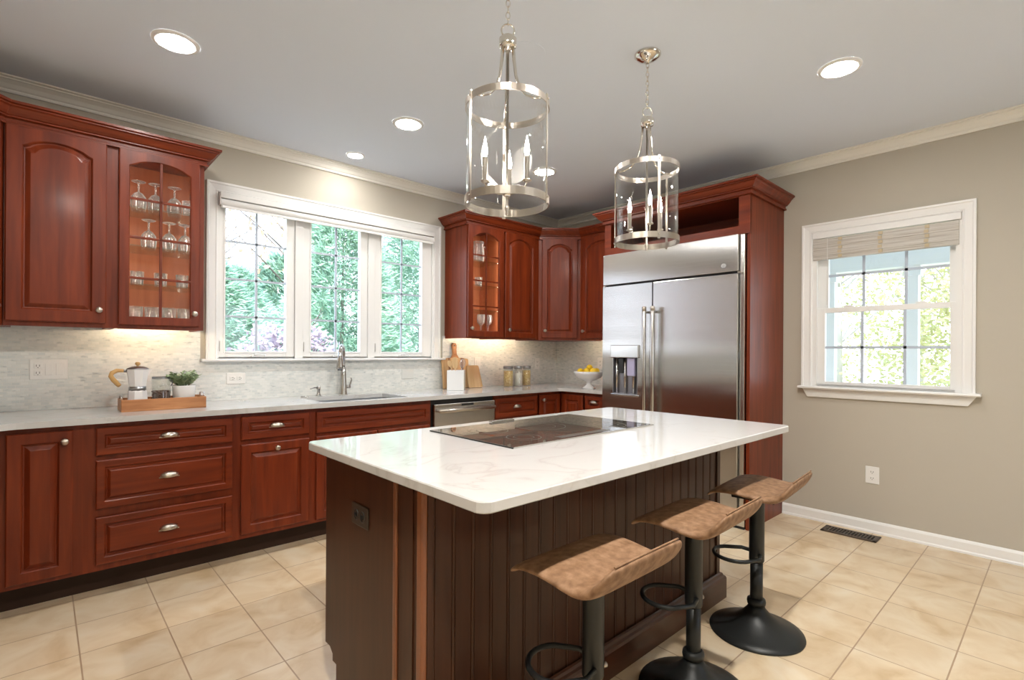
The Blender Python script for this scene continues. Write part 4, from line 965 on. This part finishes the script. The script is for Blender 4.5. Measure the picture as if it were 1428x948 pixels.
for k in range(5):
    a=PI*k/5; q=(Vector((1,0,0))*math.cos(a)+Vector((0,1,0))*math.sin(a)); wm.tube([e+d*(.085*(1-math.cos(2*PI*j/16))/2)+q*(.024*math.sin(2*PI*j/16)) for j in range(17)],.0012,5)
build(wm,'wires',M_alu,t); U.append(t)
for t in U: place(t,(kx,ky,.9142),rz)
# food jars
def food_jar(x,y,r,label,fill,fm,h=.190):
    t=thing('food_jar',label,'jar',(x,y,.914),'glass food jars by the corner')
    build(MB().lathe([(r,.9145),(r,1.075),(r-.006,1.088),(r-.008,1.088),(r-.003,1.074),(r-.003,.918),(.001,.918)],(x,y,0),28,cap=False),'glass',M_jarg,t)
    build(MB().lathe([(r-.003,1.0885),(r,1.092),(r,1.112),(r-.004,1.116),(.001,1.116)],(x,y,0),28),'lid',M_lidm,t)
    build(MB().lathe([(r-.004,.919),(r-.004,.919+fill),(.001,.921+fill)],(x,y,0),24),'contents',fm,t)
food_jar(-.940,-.215,.050,'glass jar of pasta with a steel lid, nearest the window',.150,M_pasta)
food_jar(-.808,-.215,.044,'glass jar of white flour between the two pasta jars',.125,M_flour)
food_jar(-.690,-.215,.044,'glass jar of pasta with a steel lid, nearest the room corner',.150,M_pasta)
# lemon stand
lx,ly=-.470,-.842
ls_=thing('pedestal_bowl','white ceramic pedestal bowl holding lemons beside the refrigerator','bowl',(lx,ly,.914))
build(MB().lathe([(.060,.9145),(.062,.920),(.050,.928),(.026,.945),(.022,.965),(.030,.980),(.070,.996),(.112,1.016),(.136,1.050),(.144,1.074),(.140,1.075),(.130,1.052),(.10,1.028),(.06,1.006),(.001,1.000)],(lx,ly,0),40),'bowl',M_ceramic,ls_)
def lemon(p,rz_,label):
    m=MB(Matrix.Translation(p)@Matrix.Rotation(rz_,4,'Z')@Matrix.Rotation(R(90),4,'Y'))
    m.lathe([(.0005,-.043),(.006,-.040),(.010,-.034),(.022,-.024),(.029,-.008),(.030,.004),(.026,.018),(.015,.031),(.007,.037),(.004,.041),(.0005,.042)],n=18)
    o=build(m,'lemon',M_lemon); o['label']=label; o['category']='lemon'; o['group']='lemons in the pedestal bowl'; return o
lr=[Vector((math.cos(YAW),-math.sin(YAW),0)),Vector((-math.sin(YAW),-math.cos(YAW),0))]
for u,v,z,a,l in ((-.085,.02,1.075,20,'lemon resting on the pedestal bowl rim side nearest the window wall'),(-.030,.055,1.078,70,'lemon at the front of the pedestal bowl, below the topmost one'),(-.025,-.045,1.072,10,'lemon at the back of the pedestal bowl, under the topmost one'),(.035,.045,1.078,120,'lemon at the front of the pedestal bowl, close to the refrigerator'),(.075,-.02,1.076,60,'lemon on the refrigerator side of the pedestal bowl'),(.005,.005,1.110,35,'lemon on top of the heap in the pedestal bowl')):
    p=Vector((lx,ly,z))+lr[0]*u+lr[1]*v*.9; lemon(p,R(a),l)

# ------------------------------------------------------------------ glassware
def goblet(name,label,inv,prof,group):
    t=thing(name,label,'glass',(0,0,0),group); build(MB().lathe(prof,n=20,cap=False),'body',M_drink,t); return t
GB=[(.034,0),(.040,.030),(.041,.055),(.036,.085),(.020,.108),(.006,.116),(.0045,.130),(.0065,.145),(.0045,.155),(.008,.168),(.030,.174),(.036,.177)]
def tag1(o,label,cat,group): o['label']=label; o['category']=cat; o['group']=group; return o
def glassmesh(name,prof,fl=0,n=24):
    m=MB()
    ls=[]
    for r,z in prof:
        ls.append([(r*(1+fl*math.cos(2*PI*k*(n//3)/n) if fl and r>.015 else r/r)*math.cos(2*PI*k/n)*1.0 if False else r*math.cos(2*PI*k/n),r*math.sin(2*PI*k/n),z) for k in range(n)])
    m.loops(ls,True,False,False,True); return m
g0=build(glassmesh('g',GB+[(.036,.179),(.006,.171),(.003,.155),(.003,.118),(.018,.106),(.034,.084),(.039,.055),(.038,.030),(.032,.001),(.034,0)]),'goblet',M_drink)
first=[True]
def put(proto,x,y,z,label,cat,group,used,rz=0):
    o=proto if not used else proto.copy()
    if used: COL.objects.link(o)
    o.location=(x,y,z); o.rotation_euler=(0,0,rz); tag1(o,label,cat,group); return o
gx=[-3.925,-3.835,-3.735,-3.655]
G1='upturned goblets in the tall display cabinet'
put(g0,-3.892,-.16,SH_A[0]+.001,'upturned goblet on the top glass shelf, first from the solid door','goblet',G1,False)
put(g0,-3.808,-.16,SH_A[0]+.001,'upturned goblet on the top glass shelf, second from the solid door','goblet',G1,True)
put(g0,-3.710,-.16,SH_A[0]+.001,'upturned goblet on the top glass shelf, nearest the window side','goblet',G1,True)
put(g0,-3.841,-.16,SH_A[1]+.001,'upturned goblet alone behind the left pane of the second glass shelf','goblet',G1,True)
put(g0,-3.737,-.16,SH_A[1]+.001,'upturned goblet on the second glass shelf, just past the middle bar','goblet',G1,True)
put(g0,-3.652,-.16,SH_A[1]+.001,'upturned goblet on the second glass shelf, at the window side','goblet',G1,True)
TU=[(.030,0),(.031,.004),(.035,.085),(.0335,.085),(.0295,.006),(.001,.006)]
t0=build(glassmesh('t',TU),'tumbler',M_drink)
G2='tumblers in the tall display cabinet'
put(t0,-3.896,-.15,SH_A[2]+.001,'tumbler on the lowest glass shelf, first from the solid door','tumbler',G2,False)
put(t0,-3.778,-.15,SH_A[2]+.001,'tumbler on the lowest glass shelf, behind the middle bar','tumbler',G2,True)
put(t0,-3.665,-.15,SH_A[2]+.001,'tumbler on the lowest glass shelf, at the window side','tumbler',G2,True)
put(t0,-3.650,-.25,SH_A[0]+.001,'tumbler on the top glass shelf beside the upturned goblets','tumbler',G2,True)
zf=UZ0+.035
TU2=[(.036,0),(.037,.004),(.041,.105),(.039,.105),(.035,.008),(.001,.008)]
t1=build(glassmesh('t',TU2),'tall_tumbler',M_drink); G3='tall tumblers on the display cabinet floor'
put(t1,-3.905,-.15,zf,'tall tumbler on the cabinet floor, first from the solid door','tumbler',G3,False)
put(t1,-3.819,-.15,zf,'tall tumbler on the cabinet floor, second from the solid door','tumbler',G3,True)
put(t1,-3.734,-.15,zf,'tall tumbler on the cabinet floor, third from the solid door','tumbler',G3,True)
put(t1,-3.650,-.15,zf,'tall tumbler on the cabinet floor, nearest the window','tumbler',G3,True)
# pitcher, small cups and wine glasses in the narrow display cabinet
pc_=thing('glass_pitcher','clear glass pitcher on the top shelf of the narrow display cabinet','pitcher',(-1.40,-.17,SH_B[0]+.001))
z=SH_B[0]+.001
build(MB().lathe([(.050,z),(.056,z+.02),(.056,z+.10),(.048,z+.15),(.054,z+.19),(.052,z+.19),(.045,z+.15),(.053,z+.10),(.053,z+.02),(.001,z+.006)],(-1.315,-.20,0),28,cap=False),'jug',M_drink,pc_)
build(MB().tube([(-1.268,-.20,z+.155),(-1.230,-.20,z+.15),(-1.210,-.20,z+.11),(-1.225,-.20,z+.06),(-1.260,-.20,z+.04)],.007,10),'handle',M_drink,pc_)
put(t0,-1.31,-.20,SH_B[1]+.001,'single tumbler under the pitcher in the narrow display cabinet','tumbler',None or 'glasses in the narrow display cabinet',True)
WG=[(.034,0),(.033,.003),(.006,.007),(.0038,.02),(.0038,.085),(.010,.095),(.032,.115),(.040,.145),(.038,.175),(.033,.195),(.0315,.195),(.036,.175),(.038,.145),(.030,.117),(.009,.098),(.001,.096)]
w0=build(glassmesh('w',WG),'wine_glass',M_drink); 
put(w0,-1.278,-.20,zf,'wine glass on the narrow cabinet floor, nearest the door knob','wine glass','wine glasses in the narrow display cabinet',False)
put(w0,-1.192,-.20,zf,'wine glass on the narrow cabinet floor, past the middle bar','wine glass','wine glasses in the narrow display cabinet',True)

# ------------------------------------------------------------------ outside
struct(build(MB().box(-14,T+.02,-.62,24,30,-.5),'ground',M_lawn))
struct(build(MB().box(T+.01,-18,-.62,24,T,-.5),'ground',M_lawn))
def blob_tree(name,label,x,y,h,crown,trunk_r,mleaf,mbark,n,seed,conifer=True,leafsize=.20,z0=-.5,ybase=.08,branches=0):
    rnd=random.Random(seed); t=thing(name,label,'tree',(x,y,z0),'trees outside the windows')
    tm=MB(); tm.tube([(x,y,z0),(x+.02*rnd.random(),y,z0+h*.5),(x+.06*rnd.random(),y,z0+h*.97)],[trunk_r,trunk_r*.6,trunk_r*.12],8)
    lm=MB()
    for k in range(branches):
        a=rnd.random()*2*PI; f=.25+.7*rnd.random(); L_=crown*(1.1-f*.6); b=Vector((x,y,z0+h*f)); d=Vector((math.cos(a),math.sin(a),.5+.6*rnd.random()))
        e=b+d*L_; tm.tube([b,b+d*L_*.5+Vector((0,0,.1*rnd.random())),e],[trunk_r*.22,trunk_r*.13,.004],5)
        for q in range(4):
            s_=b+d*L_*(.35+.16*q); d2=(d+Vector((rnd.uniform(-1,1),rnd.uniform(-1,1),rnd.uniform(-.2,.9)))).normalized(); tm.tube([s_,s_+d2*L_*.4],[.007,.002],4)
    build(tm,'trunk',mbark,t)
    for k in range(n):
        f=ybase+(1-ybase)*rnd.random()**(1.15 if conifer else .8); a=rnd.random()*2*PI
        if conifer: rad=crown*(1-f)**.75*(.12+.88*rnd.random()**.6)+.03
        else: rad=crown*math.sqrt(max(.02,1-(2*f-1.05)**2))*(.3+.7*math.sqrt(rnd.random()))
        p=Vector((x+rad*math.cos(a),y+rad*math.sin(a),z0+h*f+.15*rnd.random()))
        if conifer: d=Vector((math.cos(a)+rnd.uniform(-.5,.5),math.sin(a)+rnd.uniform(-.5,.5),rnd.uniform(-.15,.75)))
        else: d=Vector((rnd.uniform(-1,1),rnd.uniform(-1,1),rnd.uniform(-.8,.6)))
        l=leafsize*(.6+.8*rnd.random())
        if conifer:
            d.normalize(); s_=d.orthogonal().normalized(); 
            for j in range(4):
                dj=(d+(Matrix.Rotation(2*PI*j/4+k,3,d)@s_)*.5).normalized(); q0=p+d*l*.18*j; w_=dj.orthogonal().normalized()*l*.06; ii=[lm.av(q0),lm.av(q0+dj*l*.3+w_),lm.av(q0+dj*l*.65),lm.av(q0+dj*l*.3-w_)]; lm.face(ii)
        else:
            d.normalize(); w_=d.orthogonal().normalized()*l*.33; ii=[lm.av(p),lm.av(p+d*l*.45+w_),lm.av(p+d*l),lm.av(p+d*l*.45-w_)]; lm.face(ii)
    build(lm,'foliage',mleaf,t)
    return t
blob_tree('conifer','blue green conifer outside, filling the first sash of the triple window',-2.35,5.3,3.0,1.5,.13,M_fir,M_bark,9000,11)
blob_tree('conifer','tall conifer outside behind the faucet sash of the triple window',-.35,4.9,4.7,1.5,.05,M_fir,M_bark,11000,12)
blob_tree('conifer','tall conifer outside the sash nearest the corner cabinets',1.55,5.2,6.0,1.7,.14,M_fir,M_bark,11000,13)
blob_tree('conifer','broad conifer outside standing behind the front row',-1.3,8.2,3.4,2.0,.15,M_fir,M_bark,8000,14)
blob_tree('conifer','conifer at the far side of the view outside the triple window',3.4,7.2,6.6,2.2,.15,M_fir,M_bark,8000,15)
blob_tree('bare_tree','nearly bare tree with a few tan leaves high behind the conifers',-2.2,10.5,8.5,2.6,.14,M_tan,M_bark,700,16,False,.16,ybase=.4,branches=34)
blob_tree('bare_tree','thin leafed tan tree behind the middle sash conifers',.9,11.0,8.8,2.6,.14,M_tan,M_bark,1100,17,False,.18,ybase=.4,branches=30)
blob_tree('conifer','tall distant conifer far behind the row outside the triple window',1.6,13.5,4.6,3.0,.2,M_fir,M_bark,6000,31,leafsize=.42)
sh=blob_tree('maple_shrub','low dusky pink weeping shrub just outside the triple window',-2.05,2.55,1.95,.85,.06,M_maple,M_bark,2600,18,False,.075,ybase=.25,branches=10)
# porch beyond the side window
pz=-.1
pf=struct(build(MB().box(T+.01,-7.5,-.5,2.45,-.2,pz),'trim_6',M_trim))
pcx=struct(build(MB().box(T+.01,-7.5,2.46,2.6,-.2,2.52),'trim_7',M_porch))
bm_=struct(build(MB().box(2.12,-7.5,2.15,2.30,-.2,2.46),'trim_8',M_trim))
def post(y,label):
    t=thing('porch_post',label,'post',(2.2,y,pz),'porch posts'); build(MB().box(2.15,y-.05,pz,2.25,y+.05,2.15),'shaft',M_trim,t,.006)
    build(MB().box(2.13,y-.07,pz,2.27,y+.07,pz+.14),'plinth',M_trim,t,.004); build(MB().box(2.13,y-.07,2.05,2.27,y+.07,2.15),'capital',M_trim,t,.004)
post(-2.132,'white porch post outside, at the refrigerator edge of the side window'); post(-2.868,'white porch post outside, in the middle of the side window')
for i,(x,y,h,cr_w,n,sd,l) in enumerate(((7.5,-.8,7.5,2.0,6500,21,'pale trunked tree beyond the porch, nearest the refrigerator edge'),(8.5,-2.6,8.0,2.1,6500,22,'pale trunked tree beyond the porch, behind the middle post'),(7.8,-4.3,7.5,2.0,6500,23,'pale trunked tree beyond the porch, seen through the widest gap'),(11.5,-1.5,9.5,2.6,6000,24,'taller woodland tree well beyond the porch'),(11.8,-4.6,9.5,2.6,6000,25,'tall woodland tree far beyond the porch, behind the third pane'),(6.8,-3.4,3.2,1.3,3500,26,'small understorey tree just past the porch posts'))):
    blob_tree('woodland_tree',l,x,y,h,cr_w,.09,M_autumn,M_birch,n,sd,False,.10,ybase=.12,branches=30)
